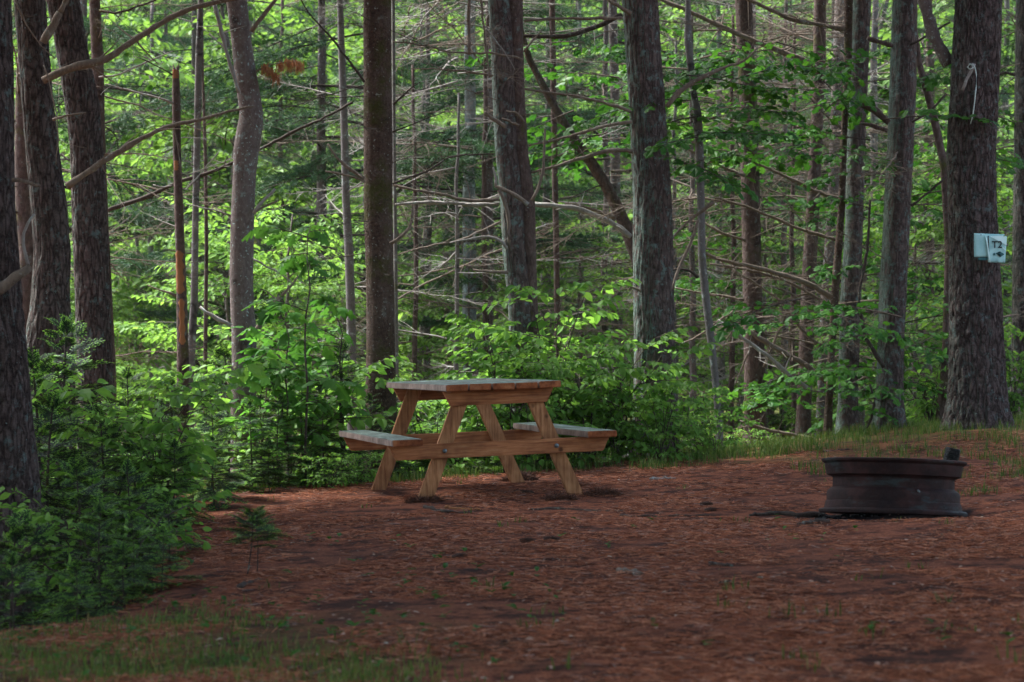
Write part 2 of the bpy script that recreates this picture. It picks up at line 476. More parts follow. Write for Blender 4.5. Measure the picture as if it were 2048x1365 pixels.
def leaf_spray(rs, L=.9, tmpl=OVATE, size=.075, ntw=9, per=6, droop=.25, both=True):
    """flat leafy spray along +X: axis + side twigs, leaves in two ranks"""
    mb = MB()
    k = 7; f = np.linspace(0, 1, k)
    ax = np.stack([L * f, .05 * L * np.sin(f * 2.5 + rs.uniform(0, 6)), -.14 * L * f ** 2], -1)
    mb.tube(ax, np.linspace(.006, .0018, k) * max(.6, L), 4, 1, False)
    O = []; D = []
    def run(P, n, st=.25):
        for e in range(n):
            g = st + (1 - st) * (e + rs.uniform(-.2, .2)) / max(1, n - 1)
            g = min(max(g, 0), 1)
            p = np.array([np.interp(g, np.linspace(0, 1, len(P)), P[:, c]) for c in range(3)])
            dr = unit(P[-1] - P[0]); sd = unit(np.cross([0, 0, 1.], dr)) * (1 if e % 2 else -1)
            if e == n - 1: sd = sd * .15
            O.append(p); D.append(unit(dr * rs.uniform(.5, .9) + sd + [0, 0, -droop * rs.uniform(.3, 1.6)]))
    for q in range(ntw):
        g = .15 + .8 * q / ntw; s = 1 if q % 2 else -1
        p = np.array([np.interp(g, f, ax[:, c]) for c in range(3)])
        a = s * R(rs.uniform(35, 60)); ln = L * (.5 * (1.1 - g)) * rs.uniform(.7, 1.2)
        dv = np.array([math.cos(a), math.sin(a), rs.uniform(-.15, .15)])
        P = p + dv * ln * np.linspace(0, 1, 3)[:, None] + np.array([0, 0, -.12 * ln]) * (np.linspace(0, 1, 3) ** 2)[:, None]
        mb.tube(P, np.linspace(.0028, .0012, 3), 3, 1, False)
        run(P, max(2, int(per * (.6 + ln / L))))
    run(ax, per + 3, .4)
    O = np.array(O); D = np.array(D); n = len(O)
    up = unit(np.array([0, 0, 1.]) + rs.normal(0, .38, (n, 3)))
    S = unit(np.cross(up, D)); U = np.cross(D, S)
    sz = size * rs.uniform(.6, 1.15, (n, 1))
    mb.put(tmpl, O, D * sz, S * sz, U * sz)
    return mb.raw()

def dead_branch(rs, L=1.6, ntw=11, r=.011, sub=True):
    mb = MB(); k = 10; f = np.linspace(0, 1, k)
    bend = rs.uniform(-.22, .16)
    ax = np.stack([L * f, .05 * L * np.cumsum(rs.normal(0, .3, k)) * .5, bend * L * f ** 1.7 + .02 * rs.normal(0, 1, k) * L * .5 * f], -1)
    mb.tube(ax, r * (1 - .8 * f), 5, 0, True, .2)
    for q in range(ntw):
        g = rs.uniform(.18, .97); s = rs.choice([-1, 1])
        p = np.array([np.interp(g, f, ax[:, c]) for c in range(3)])
        a = s * R(rs.uniform(25, 70)); ln = L * rs.uniform(.1, .38) * (1.15 - g * .6)
        dv = np.array([math.cos(a), math.sin(a), rs.uniform(-.5, .45)])
        tt = np.linspace(0, 1, 4)[:, None]
        P = p + dv * ln * tt + np.array([.1, 0, rs.uniform(-.2, .2)]) * ln * tt ** 2 + rs.normal(0, .012 * ln, (4, 3))
        mb.tube(P, np.linspace(r * .35, r * .12, 4), 3, 0, False)
        if sub:
            for e in range(rs.integers(1, 4)):
                p2 = P[0] + (P[-1] - P[0]) * rs.uniform(.3, .9); d2 = unit(dv + rs.normal(0, .6, 3))
                mb.tube(np.array([p2, p2 + d2 * ln * .22, p2 + d2 * ln * .4 + [0, 0, -.02 * ln]]), [r * .16, r * .12, r * .08], 3, 0, False)
    return mb.raw()

rs = np.random.default_rng(11)
FIRB = [fir_bough(rs, L) for L in (.55, .5, .6)]
FIRB_L = [fir_bough(rs, 1.1, .005, .024, .014, 15, True) for _ in range(2)]
PINEB = [pine_bough(rs) for _ in range(4)]
DEADB = [dead_branch(rs, L, n) for L, n in ((1.7, 22), (2.0, 26), (1.3, 16), (2.3, 30), (1.0, 10))]
DEADM = {}
for key in ('twig', 'twig_dark', 'twig_grey'):
    DEADM[key] = []
    for b_ in DEADB:
        q = MB(); q.put(b_, [0, 0, 0], [1, 0, 0], [0, 1, 0], [0, 0, 1]); DEADM[key].append(q.mesh('branch', [M[key]]))

def frame(az, tilt, roll=0.0, s=1.0):
    """unit frame: A outward at azimuth az, raised by tilt"""
    A = np.array([math.cos(az) * math.cos(tilt), math.sin(az) * math.cos(tilt), math.sin(tilt)])
    S = unit(np.cross([0, 0, 1.], A)); U = np.cross(A, S)
    S, U = S * math.cos(roll) + U * math.sin(roll), U * math.cos(roll) - S * math.sin(roll)
    return A * s, S * s, U * s

# ---- plant masters: lists of (part_name, mesh)
def small_fir(seed, H=1.2, spread=.55, base=.06, n=44):
    rs = np.random.default_rng(seed); fo = MB(); st = MB()
    P = np.stack([.03 * np.sin(np.linspace(0, 3, 8)) * H, .02 * np.cos(np.linspace(0, 4, 8)) * H, np.linspace(-.08, H, 8)], -1)
    st.tube(P, np.linspace(.014, .003, 8) * H, 6)
    for q in range(n):
        g = base + (1 - base) * ((q + .5) / n) ** .9
        z = g * H; ln = spread * (1.06 - g) ** .75 * rs.uniform(.75, 1.15) + .05
        az = q * 2.4 + rs.uniform(-.4, .4); tl = R(-8 + 45 * g ** 2 + rs.uniform(-10, 12))
        A, S, U = frame(az, tl, rs.uniform(-.3, .3), ln / .55)
        p = [np.interp(z, P[:, 2], P[:, 0]), np.interp(z, P[:, 2], P[:, 1]), z]
        fo.put(FIRB[q % 3], [p], [A], [S], [U])
    for s in (0, 1, 2):
        A, S, U = frame(s * 2.1, R(80), 0, .22 * spread / .55)
        fo.put(FIRB[s], [[P[-1][0], P[-1][1], H - .05]], [A], [S], [U])
    return [('foliage', fo.mesh('fir_foliage', [M['needle'], M['needle_new'], M['twig_dark']], False)), ('stem', st.mesh('fir_stem', [M['twig_dark']]))]

def shrub(seed, H=1.3, spread=.8, stems=5, tmpl=OVATE, size=.08, leafm='leaf', per=5, nspray=5, low=.10, spl=.42, tw=5, pr_=3):
    rs = np.random.default_rng(seed); fo = MB(); st = MB()
    sp = [leaf_spray(rs, spl, tmpl, size, tw, pr_, .5) for _ in range(3)]
    for s_ in range(stems):
        az = s_ * 2.4 + rs.uniform(0, 1); lean = spread * rs.uniform(.25, 1) if stems > 1 else spread * .12
        h = H * rs.uniform(.7, 1.0) if stems > 1 else H
        t = np.linspace(0, 1, 9)
        P = np.stack([math.cos(az) * lean * t ** 1.5 + rs.normal(0, .008, 9), math.sin(az) * lean * t ** 1.5 + rs.normal(0, .008, 9), -.05 + h * (t - .12 * t ** 3)], -1)
        P[0, :2] *= 0
        st.tube(P, np.linspace(.008, .0025, 9) * (.7 + H * .25), 5)
        for q in range(nspray):
            g = low + (1 - low) * (q + rs.uniform(.3, 1)) / nspray
            p = np.array([np.interp(g, t, P[:, c]) for c in range(3)])
            A, S, U = frame(az + rs.uniform(-2.2, 2.2), R(rs.uniform(-5, 35)), rs.uniform(-.3, .3), rs.uniform(.7, 1.15))
            fo.put(sp[q % 3], [p], [A], [S], [U])
        A, S, U = frame(az, R(25), 0, .9); fo.put(sp[0], [P[-1]], [A], [S], [U])
    return [('foliage', fo.mesh('shrub_foliage', [M[leafm], M['twig_dark']], False)), ('stem', st.mesh('shrub_stem', [M['twig_dark']]))]

def leafy_tree(seed, H=8, rad=2.0, low=.12, n=85, leafm='leaf_far', tmpl=OVATE, size=.12, spl=1.1, r0=.06, ntw=9, per=6, bark_='smooth'):
    rs = np.random.default_rng(seed); fo = MB(); st = MB()
    sp = [leaf_spray(rs, spl, tmpl, size, ntw, per, .3) for _ in range(4)]
    t = np.linspace(0, 1, 14)
    P = np.stack([.05 * H * np.cumsum(rs.normal(0, .12, 14)), .05 * H * np.cumsum(rs.normal(0, .12, 14)), -.15 + H * t], -1)
    P[0, :2] = 0
    st.tube(P, r0 * (1 - .8 * t), 8, 0, True, .15, seed)
    for q in range(n):
        g = low + (1 - low) * (q + rs.uniform(0, 1)) / n
        p = np.array([np.interp(g, t, P[:, c]) for c in range(3)])
        az = rs.uniform(0, 6.28); rr = rad * math.sqrt(rs.uniform(0, 1)) * min(1, 1.5 * (1.12 - g)) * rs.uniform(.5, 1)
        o = p + [math.cos(az) * rr, math.sin(az) * rr, .15 * rr + rs.uniform(-.2, .2)]
        if q % 3 == 0: st.tube(np.array([p - [0, 0, .25 * rr], (p + o) / 2, o]), [.014, .010, .006], 4, 0, False)
        A, S, U = frame(az + rs.uniform(-.7, .7), R(rs.uniform(-20, 28)), rs.uniform(-.4, .4), rs.uniform(.7, 1.25))
        fo.put(sp[q % 4], [o], [A], [S], [U])
    return [('crown', fo.mesh('leafy_crown', [M[leafm], M['twig_dark']], False)), ('trunk', st.mesh('young_trunk', [M[bark_]]))]

def conifer(seed, H=11, rad=2.2, low=.25, n=42, r0=.065, kind='pine', dead=10, bark_='smooth'):
    rs = np.random.default_rng(seed); fo = MB(); st = MB()
    t = np.linspace(0, 1, 12)
    P = np.stack([.02 * H * np.cumsum(rs.normal(0, .1, 12)), .02 * H * np.cumsum(rs.normal(0, .1, 12)), -.2 + H * t], -1); P[0, :2] = 0
    st.tube(P, r0 * (1 - .75 * t), 12, 0, True, .12, seed)
    for q in range(n):
        g = low + (1 - low) * (q + rs.uniform(0, 1)) / n
        p = np.array([np.interp(g, t, P[:, c]) for c in range(3)])
        ln = rad * min(1, 1.6 * (1.08 - g)) * rs.uniform(.6, 1.1)
        if kind == 'pine':
            A, S, U = frame(q * 2.4 + rs.uniform(-.5, .5), R(rs.uniform(-18, 14)), rs.uniform(-.3, .3), ln / 2.0); fo.put(PINEB[q % 4], [p], [A], [S], [U])
        else:
            A, S, U = frame(q * 2.4 + rs.uniform(-.5, .5), R(rs.uniform(-25, 5)), rs.uniform(-.3, .3), ln / 1.1); fo.put(FIRB_L[q % 2], [p], [A], [S], [U])
    mats = [M['pine_needle'], M['twig_dark']] if kind == 'pine' else [M['needle'], M['needle'], M['twig_dark']]
    return [('crown', fo.mesh('conifer_crown', mats, False)), ('trunk', st.mesh('conifer_trunk', [M[bark_]]))]

def plant(name, master, x, y, label, cat, group=None, rz=0, s=1.0, z=None, tilt=None):
    o = empty(name, (x, y, (gz(x, y) if z is None else z) - .02), label, cat, group, rz, s)
    if tilt: o.rotation_euler = (tilt[0], tilt[1], rz)
    for nm, me in master: obj(nm, me, o)
    return o
def px2x(px, d): return (px - 1024) / F * d

# ------------------------------------------------------------------ big trunks traced at their distances
def trunk(path, d, base_y=None, top=13.0, n=48, step=.05, rough=.05, flare=.25, seed=0, ridge=0.0, extra=None, cut=False):
    """path: (photo row, left edge, right edge); returns mesh builder, centre fn"""
    path = sorted(path)
    zz = np.array([CZ - (p[0] - 682.5) / F * d for p in path])[::-1]
    xx = np.array([px2x((p[1] + p[2]) / 2, d) for p in path])[::-1]
    rr = np.array([(p[2] - p[1]) / 2 / F * d for p in path])[::-1]
    zb = gz(xx[0], d)
    if zz[0] > zb: zz = np.r_[zb, zz]; xx = np.r_[xx[0], xx]; rr = np.r_[rr[0] * (1 + .4 * flare), rr]
    if not cut:
        sl = np.clip((xx[-1] - xx[-3]) / max(.3, zz[-1] - zz[-3]), -.12, .12)
        zz = np.r_[zz, top]; xx = np.r_[xx, xx[-1] + sl * (top - zz[-2])]; rr = np.r_[rr, rr[-1] * .45]
    ztop = zz[-1]
    fine_top = min(ztop, 4.8)
    zs = np.r_[np.arange(zb - .15, fine_top, step), np.arange(fine_top, ztop, .5), ztop] if not cut else np.r_[np.arange(zb - .15, ztop, step), ztop]
    cx = np.interp(zs, zz, xx); r = np.interp(zs, zz, rr)
    k = np.array([.25, .5, .25])
    if len(zs) > 12:
        cx = np.convolve(np.pad(cx, 1, 'edge'), k, 'valid'); r = np.convolve(np.pad(r, 1, 'edge'), k, 'valid')
    th = np.arange(n) * 2 * np.pi / n
    hz = np.clip(1 - (zs - zb) / .45, 0, 1.3)
    fl = 1 + flare * hz[:, None] ** 2 * (1 + .5 * np.sin(3 * th + seed)[None] + .3 * np.sin(5 * th + 2 * seed)[None])
    q = np.stack(np.broadcast_arrays(np.cos(th)[None] * 1.3, np.sin(th)[None] * 1.3, (zs * 1.6)[:, None]), -1)
    f = 1 + rough * fbm(q, seed, 3)
    if ridge:
        q = np.stack(np.broadcast_arrays(np.cos(th)[None] * 8, np.sin(th)[None] * 8, (zs * 8)[:, None]), -1)
        rg = 1 - np.abs(fbm(q, seed + 5, 3)) * 2
        f = f - ridge * np.clip(rg - .55, 0, 1)
    rad = r[:, None] * f * fl
    V = np.stack([cx[:, None] + rad * np.cos(th)[None], d + rad * np.sin(th)[None], np.repeat(zs[:, None], n, 1)], -1)
    if cut:
        V[-1, :, 2] += .05 * fbm(np.stack([np.cos(th) * 3, np.sin(th) * 3, th * 0], -1), 3, 2) + .04 * np.sin(th * 5)
    mb = MB(); m = len(zs)
    i = np.arange(m - 1)[:, None] * n; j = np.arange(n)[None]; j2 = (j + 1) % n
    mb.add(np.concatenate([V.reshape(-1, 3), [[cx[-1], d, zs[-1]]]]),
           [np.stack([i + j, i + j2, i + n + j2, i + n + j], -1).reshape(-1, 4), np.stack([np.full(n, m * n), (m - 1) * n + j[0], (m - 1) * n + j2[0]], -1)])
    cen = lambda z: np.array([np.interp(z, zs, cx), d, z])
    rad_f = lambda z: float(np.interp(z, zs, r))
    base = (float(xx[0]), d, float(zb))
    return mb, cen, rad_f, base

CROWN = {}
def crown_mesh(k, low, H, rad, n, kind='pine'):
    rs = np.random.default_rng(900 + k); fo = MB()
    for q in range(n):
        z = low + (H - low) * (q + rs.uniform(0, 1)) / n
        ln = rad * min(1, 1.5 * (1.1 - (z - low) / (H - low))) * rs.uniform(.6, 1.1)
        A, S, U = frame(q * 2.4 + rs.uniform(-.5, .5), R(rs.uniform(-12, 15)), rs.uniform(-.3, .3), ln / 2.0)
        fo.put(PINEB[q % 4], [[0, 0, z]], [A], [S], [U])
    return fo.mesh('pine_crown', [M['pine_needle'], M['twig_dark']], False)
for k in range(3): CROWN[k] = crown_mesh(k, 5.4, 13.2, 3.0, 46)

CROWN[3] = crown_mesh(3, 4.7, 12.5, 3.9, 130)
def limb(parent, pts, d, w0, w1, mk='twig', twigs=3, seed=0, dd=None, name='branch', rough=.32):
    """a traced limb: photo polyline at distance d (dd: change of distance along it)"""
    rs = np.random.default_rng(seed + 5000)
    P = np.array([W(x, y, d + (dd or 0) * i_ / (len(pts) - 1)) for i_, (x, y) in enumerate(pts)])
    seg = np.r_[0, np.cumsum(np.linalg.norm(np.diff(P, axis=0), axis=1))]
    m = max(6, int(seg[-1] / .05)); s = np.linspace(0, seg[-1], m)
    Q = np.stack([np.interp(s, seg, P[:, c]) for c in range(3)], -1)
    kk = np.array([.25, .5, .25])
    for _ in range(2):
        for c in range(3): Q[1:-1, c] = np.convolve(Q[:, c], kk, 'valid')
    Q[1:-1] += rs.normal(0, .0025, (m - 2, 3))
    r = np.linspace(w0, w1, m) / 2 / F * d
    mb = MB(); mb.tube(Q, r * (1 + .10 * rs.normal(0, 1, m)), 9, 0, True, rough, seed)
    L = seg[-1]
    for q in range(twigs * 2 + (1 if w0 > 4 else 0)):
        g = rs.integers(m // 5, m - 1); dv = unit(Q[min(g + 1, m - 1)] - Q[g - 1] + rs.normal(0, .7, 3)); ln = rs.uniform(.08, .32) * min(1.2, L)
        tt = np.linspace(0, 1, 5)[:, None]
        T = Q[g] + dv * ln * tt + rs.normal(0, .12, 3) * ln * tt ** 2
        mb.tube(T, np.linspace(max(r[g] * .35, .002), .0012, 5), 4, 0, False)
    org = parent.location
    o = obj(name, mb.mesh('branch', [M[mk]], True, org), parent)
    return o

TR = {}
def tree(key, name, path, d, mk, label, cat='tree', crown=None, group=None, dead=0, deadk='twig', dz=(1.2, 4.2), dsc=(.5, 1.0), side=None, **k):
    seed = k.pop('seed', len(TR) * 7 + 1)
    mb, cen, rf, base = trunk(path, d, seed=seed, **k)
    o = empty(name, base, label, cat, group)
    obj('trunk', mb.mesh(name + '_trunk', [M[mk]], True, base), o)
    rs = np.random.default_rng(seed)
    if crown is not None:
        c = cen(4.0); obj('crown', CROWN[crown], o, (c[0] - base[0], 0, -base[2]), (0, 0, rs.uniform(0, 6.28)))
    for q in range(dead):
        z = rs.uniform(*dz); p = cen(z)
        az = rs.uniform(0, 6.28) if side is None else side + rs.normal(0, .6)
        me = DEADM[deadk][rs.integers(0, 5)]
        obj('branch', me, o, (p[0] - base[0], 0, z - base[2]), Euler((rs.uniform(-.5, .5), R(rs.uniform(-22, 14)), az), 'XYZ'), float(rs.uniform(*dsc)))
    TR[key] = (o, cen, rf, base)
    return o

tree('A', 'pine_tree', [(0, -130, 22), (200, -125, 27), (400, -115, 28), (540, -105, 38), (650, -100, 47), (850, -95, 66), (1000, -92, 84), (1060, -95, 100)], 11.6, 'pine',
     'dark rough pine trunk cut by the left edge with a sawn stub limb', crown=0, n=96, step=.03, ridge=.2)
tree('B', 'pine_tree', [(0, 28, 92), (120, 38, 100), (200, 42, 105), (300, 50, 118), (400, 60, 134), (500, 68, 142), (600, 62, 140), (700, 48, 150)], 15.2, 'pine',
     'crooked dark pine whose two long bare limbs reach right across the broad ridged trunk', crown=1, n=90, step=.035, ridge=.17, rough=.10, dead=3, dz=(2.2, 3.8), dsc=(.25, .45))
tree('C', 'pine_tree', [(0, 92, 160), (100, 112, 176), (200, 128, 198), (300, 140, 206), (450, 144, 214), (600, 150, 220), (760, 156, 228)], 16.4, 'pine',
     'broad straight pine with deep ridged bark just right of the crooked pine', crown=2, n=90, step=.035, ridge=.2)
tree('D', 'spruce_tree', [(0, 178, 200), (120, 183, 207), (260, 190, 210), (450, 199, 217), (760, 213, 233)], 18.2, 'brown',
     'thin pinkish trunk mostly hidden behind the broad ridged pine', dead=8, dz=(1.5, 4.2), side=0.2, dsc=(.35, .8))
tree('E', 'dead_snag', [(140, 345, 358), (200, 344, 361), (300, 346, 362), (400, 348, 366), (500, 351, 370), (600, 353, 374), (720, 354, 378)], 17.4, 'brown',
     'broken dead snag with a splintered top and orange bare wood patches', n=24, cut=True, dead=9, dz=(1.2, 2.9), dsc=(.16, .42), deadk='twig_grey')
tree('F', 'birch_tree', [(0, 396, 407), (100, 391, 405), (300, 387, 401), (400, 385, 398), (600, 381, 396), (760, 370, 388)], 18.6, 'birchy',
     'slim pale spotted trunk right behind the broken snag', n=20, dead=4, dsc=(.2, .4), deadk='twig_dark')
tree('G', 'young_tree', [(0, 401, 406), (150, 403, 408), (300, 407, 414), (500, 409, 417), (760, 406, 414)], 20.5, 'brown',
     'very thin reddish trunk between the slim spotted trunk and the kinked grey one', n=14, dead=3, dsc=(.2, .4), deadk='twig_dark')
tree('H', 'maple_tree', [(0, 452, 494), (60, 460, 500), (120, 466, 508), (180, 473, 519), (230, 480, 527), (262, 473, 525), (300, 467, 518), (350, 466, 512), (450, 461, 508), (560, 459, 506), (620, 461, 508), (665, 463, 514), (720, 464, 512), (790, 462, 512)], 16.8, 'smooth',
     'smooth grey trunk with a kink in its upper half, left of the oak sapling', crown=0, n=64, step=.04, rough=.03)
tree('I', 'spruce_tree', [(0, 727, 782), (200, 728, 784), (400, 728, 786), (560, 731, 788), (700, 733, 791), (860, 730, 797)], 17.0, 'mossy',
     'straight dark brown mossy trunk standing behind the left end of the table', crown=1, n=72, step=.03, rough=.10, ridge=.06, dead=16, deadk='twig_dark', dz=(1.4, 4.0), dsc=(.2, .5))
tree('I2', 'young_tree', [(0, 783, 790), (300, 785, 792), (500, 787, 795), (720, 788, 797)], 20.0, 'birchy',
     'thin pale trunk hugging the right side of the mossy brown trunk', n=14, dead=3, dsc=(.3, .5), deadk='twig_grey')
tree('J', 'spruce_tree', [(0, 674, 686), (100, 676, 690), (250, 681, 696), (400, 684, 700), (500, 689, 707), (600, 692, 710), (760, 695, 714)], 20.5, 'birchy',
     'slim blotchy trunk left of the mossy brown trunk, bristling with bare twigs', n=20, dead=14, dz=(.8, 4.3), dsc=(.35, .7), deadk='twig_grey')
tree('K', 'pine_tree', [(0, 975, 1022), (100, 982, 1030), (200, 985, 1032), (300, 990, 1036), (400, 1000, 1048), (500, 1004, 1052), (600, 1016, 1062), (700, 1020, 1066), (800, 1022, 1068)], 17.6, 'pine_grey',
     'twin pine with two fused stems and a front stub, right behind the table', crown=2, n=72, step=.035, ridge=.12, rough=.05, dead=8, dz=(1.6, 4.2), dsc=(.3, .7))
mb_, _, _, _ = trunk([(0, 1006, 1046), (100, 1016, 1047), (200, 1020, 1050), (300, 1026, 1056), (400, 1036, 1070), (500, 1042, 1072), (600, 1048, 1075), (700, 1050, 1080), (800, 1050, 1084)], 17.62, seed=77, ridge=.12, n=48, step=.035)
obj('twin_stem', mb_.mesh('twin_stem', [M['brown']], True, TR['K'][3]), TR['K'][0])
tree('L', 'leaning_tree', [(60, 1035, 1047), (120, 1052, 1066), (200, 1092, 1110), (260, 1122, 1146), (320, 1166, 1192), (380, 1204, 1230), (450, 1236, 1264), (520, 1262, 1290), (650, 1300, 1330)], 19.2, 'brown',
     'dark leaning trunk slanting down to the right behind the lichened grey pine', n=28, dead=5, dz=(1.6, 3.4), dsc=(.3, .6), deadk='twig_dark', top=4.2, step=.03)
tree('L2', 'young_tree', [(0, 1098, 1110), (250, 1102, 1114), (520, 1107, 1119), (700, 1109, 1122)], 22.0, 'brown',
     'slender dark trunk between the twin pine and the leaning trunk', n=16, dead=16, dsc=(.4, .8), dz=(.6, 4.4), deadk='twig_grey')
tree('M', 'pine_tree', [(0, 1243, 1316), (100, 1250, 1322), (200, 1257, 1330), (300, 1262, 1336), (400, 1266, 1344), (500, 1265, 1347), (600, 1266, 1348), (700, 1268, 1350), (840, 1266, 1352)], 17.8, 'pine_grey',
     'stout grey pine with green lichen down its left side, right of the twin pine', crown=0, n=96, step=.03, ridge=.17, rough=.035, dead=9, dz=(1.2, 4.2), dsc=(.3, .8))
tree('N', 'maple_tree', [(0, 1371, 1381), (80, 1368, 1384), (180, 1380, 1392), (230, 1386, 1404), (300, 1390, 1407), (420, 1395, 1410), (520, 1396, 1412), (600, 1404, 1420), (680, 1414, 1430), (760, 1424, 1438), (860, 1432, 1446)], 18.3, 'birchy',
     'slim wavy grey maple between the lichened pine and the straight brown trunk', n=28, step=.03)
tree('O', 'pine_tree', [(0, 1470, 1504), (100, 1474, 1508), (200, 1479, 1514), (400, 1482, 1520), (600, 1486, 1525), (740, 1488, 1530), (890, 1488, 1532)], 20.2, 'brown',
     'straight reddish brown trunk ringed with dark branch scars', crown=1, n=48, step=.035, dead=20, dz=(.4, 4.6), dsc=(.4, .95))
tree('P', 'pine_tree', [(0, 1628, 1652), (120, 1626, 1652), (250, 1622, 1646), (400, 1613, 1640), (560, 1603, 1632), (720, 1597, 1626), (890, 1590, 1620)], 21.2, 'brown',
     'narrow flaking brown trunk third from the sign tree side cluster, bare twigs all round', dead=20, n=32, dz=(.3, 4.6), dsc=(.45, .95))
tree('Q', 'young_tree', [(0, 1670, 1697), (200, 1662, 1688), (400, 1655, 1680), (600, 1642, 1664), (880, 1630, 1650)], 23.5, 'smooth',
     'pale grey trunk glimpsed behind the thin dark mossy stem', dead=8, n=28, dz=(.3, 4.6), dsc=(.5, 1), deadk='twig_grey')
tree('R', 'young_maple', [(0, 1688, 1706), (120, 1688, 1704), (260, 1682, 1695), (420, 1676, 1690), (560, 1664, 1680), (720, 1655, 1669), (880, 1646, 1662)], 19.2, 'mossy',
     'thin dark mossy stem leaning against the paired scarred trunk', n=24, step=.03)
tree('S', 'pine_tree', [(0, 1704, 1742), (150, 1698, 1736), (300, 1694, 1730), (450, 1690, 1726), (600, 1680, 1722), (800, 1676, 1716), (880, 1672, 1720)], 19.6, 'pine_grey',
     'grey scarred trunk right beside the thin dark mossy stem', crown=2, n=56, step=.035, dead=10, dz=(.4, 4.4), dsc=(.4, .9), side=3.3)
tree('T', 'pine_tree', [(0, 1786, 1834), (150, 1780, 1832), (300, 1774, 1828), (400, 1768, 1823), (560, 1760, 1815), (700, 1756, 1808), (820, 1750, 1806), (885, 1748, 1808)], 19.0, 'pine_grey',
     'thick banded brown trunk with moss, next left of the sign tree', crown=0, n=64, step=.035, rough=.08, ridge=.12, dead=9, dz=(.5, 4.3), dsc=(.4, .9), side=3.0)
tree('U2', 'young_tree', [(0, 1816, 1826), (130, 1832, 1845), (220, 1856, 1872), (330, 1880, 1896), (500, 1890, 1908), (700, 1884, 1904), (860, 1872, 1896)], 19.6, 'brown',
     'thin dark curved trunk peeking out behind the left side of the sign tree', n=20)
tree('U', 'pine_tree', [(0, 1910, 2004), (120, 1903, 2001), (300, 1894, 1992), (400, 1896, 1993), (500, 1898, 1998), (600, 1898, 2004), (700, 1898, 2009), (800, 1896, 2015), (850, 1890, 2024)], 18.0, 'pine',
     'large furrowed pine carrying the small white T2 sign', crown=1, n=150, step=.02, ridge=.2, rough=.03, flare=.09)
tree('X', 'pine_tree', [(0, 2032, 2080), (400, 2027, 2075), (600, 2024, 2074), (840, 2022, 2078)], 20.5, 'pine',
     'dark brown trunk cut by the right edge behind the sign tree', crown=2, n=40, dead=16, dz=(.8, 4.6), dsc=(.4, .8), side=3.2)

for q, (x, y_, s_) in enumerate([(-3.6, 2.0, 1.0), (3.6, 2.5, 1.0), (.3, -2.8, 1.0), (-4.2, 8.6, 1.0), (3.7, 8.2, 1.0), (2.6, 4.6, .95), (-7, -1.5, 1.1), (7, -1, 1.1), (-3.4, -7.5, 1.1), (4, -8, 1.1), (-3.6, 11.8, 1.0), (-6.4, 12.4, 1.05)]):  # unseen pines added beside and behind the camera, crowns shading the foreground
    o_ = empty('pine_tree', (x, y_, gz(x, y_)), 'tall pine out of view, added so its crown shades the clearing', 'tree', 'unseen pines added to shade the clearing', q * 1.1, s_)
    t_ = MB(); t_.tube([(0, 0, -.2), (0, .03, 3), (.03, .05, 8), (0, 0, 13)], [.24, .2, .14, .05], 16, 0, True, .08, q)
    obj('trunk', t_.mesh('pine_trunk', [M['pine']]), o_); obj('crown', CROWN[3], o_)

# ---- traced limbs
A_, B_, C_, D_, E_, H_, I_, K_, L_, M_, N_, O_, S_, T_, U_, X_ = [TR[k][0] for k in 'ABCDEHIKLMNOSTUX']
limb(B_, [(86, 162), (104, 150), (135, 136), (172, 128), (208, 124), (232, 106), (262, 86), (300, 60), (340, 36), (385, 16), (450, 0), (520, -14)], 14.9, 17, 8, 'twig', 5, 1)
limb(B_, [(134, 374), (165, 352), (205, 322), (250, 297), (300, 268), (338, 252), (390, 242), (440, 230), (475, 218), (507, 213)], 14.9, 15, 4, 'twig', 6, 2)
limb(B_, [(86, 86), (96, 66), (112, 44), (120, 26)], 14.7, 17, 14, 'twig', 1, 3)
limb(B_, [(120, 26), (128, 10), (138, -10)], 14.7, 12, 9, 'twig', 0, 4)
limb(B_, [(105, 240), (130, 232), (172, 226)], 14.8, 6, 3, 'twig', 0, 5)
limb(B_, [(30, 0), (45, 40), (70, 75), (92, 105), (110, 118)], 14.6, 4, 2, 'twig', 1, 6)
limb(B_, [(88, 130), (100, 170), (110, 215), (118, 260), (112, 330)], 14.6, 3, 2, 'twig', 1, 61)
limb(A_, [(-12, 582), (12, 570), (36, 556), (62, 534)], 11.3, 27, 17, 'twig', 0, 7)
limb(A_, [(56, 530), (46, 505), (42, 478), (52, 448), (68, 428)], 11.5, 9, 4, 'twig_grey', 0, 8)
limb(A_, [(24, 360), (50, 364), (80, 372)], 11.5, 9, 7, 'twig', 0, 9)
limb(D_, [(214, 422), (262, 406), (300, 392), (340, 372), (370, 360), (435, 340), (500, 310), (552, 282), (600, 258), (640, 240), (705, 205)], 19.0, 9, 5, 'twig_dark', 9, 10)
limb(D_, [(198, 22), (240, 28), (290, 8), (330, -6)], 18, 5, 3, 'twig_dark', 3, 11)
limb(D_, [(198, 155), (240, 150), (290, 125), (345, 103)], 18, 4, 2, 'twig_grey', 3, 12)
limb(E_, [(346, 207), (320, 195), (280, 188), (210, 168)], 17.3, 5, 2, 'twig_grey', 4, 13)
limb(E_, [(345, 150), (300, 125), (265, 112)], 17.3, 3, 1.5, 'twig_dark', 1, 14)
limb(E_, [(352, 592), (325, 582), (294, 570)], 17.2, 6, 2, 'twig', 0, 15)
limb(E_, [(345, 372), (325, 376), (306, 370)], 17.2, 4, 2, 'twig_grey', 0, 16)
limb(E_, [(372, 380), (400, 350), (440, 300)], 17.3, 3, 1.5, 'twig_grey', 2, 161)
limb(H_, [(503, 64), (520, 38), (540, 14), (560, -10)], 16.7, 10, 6, 'twig', 0, 17)
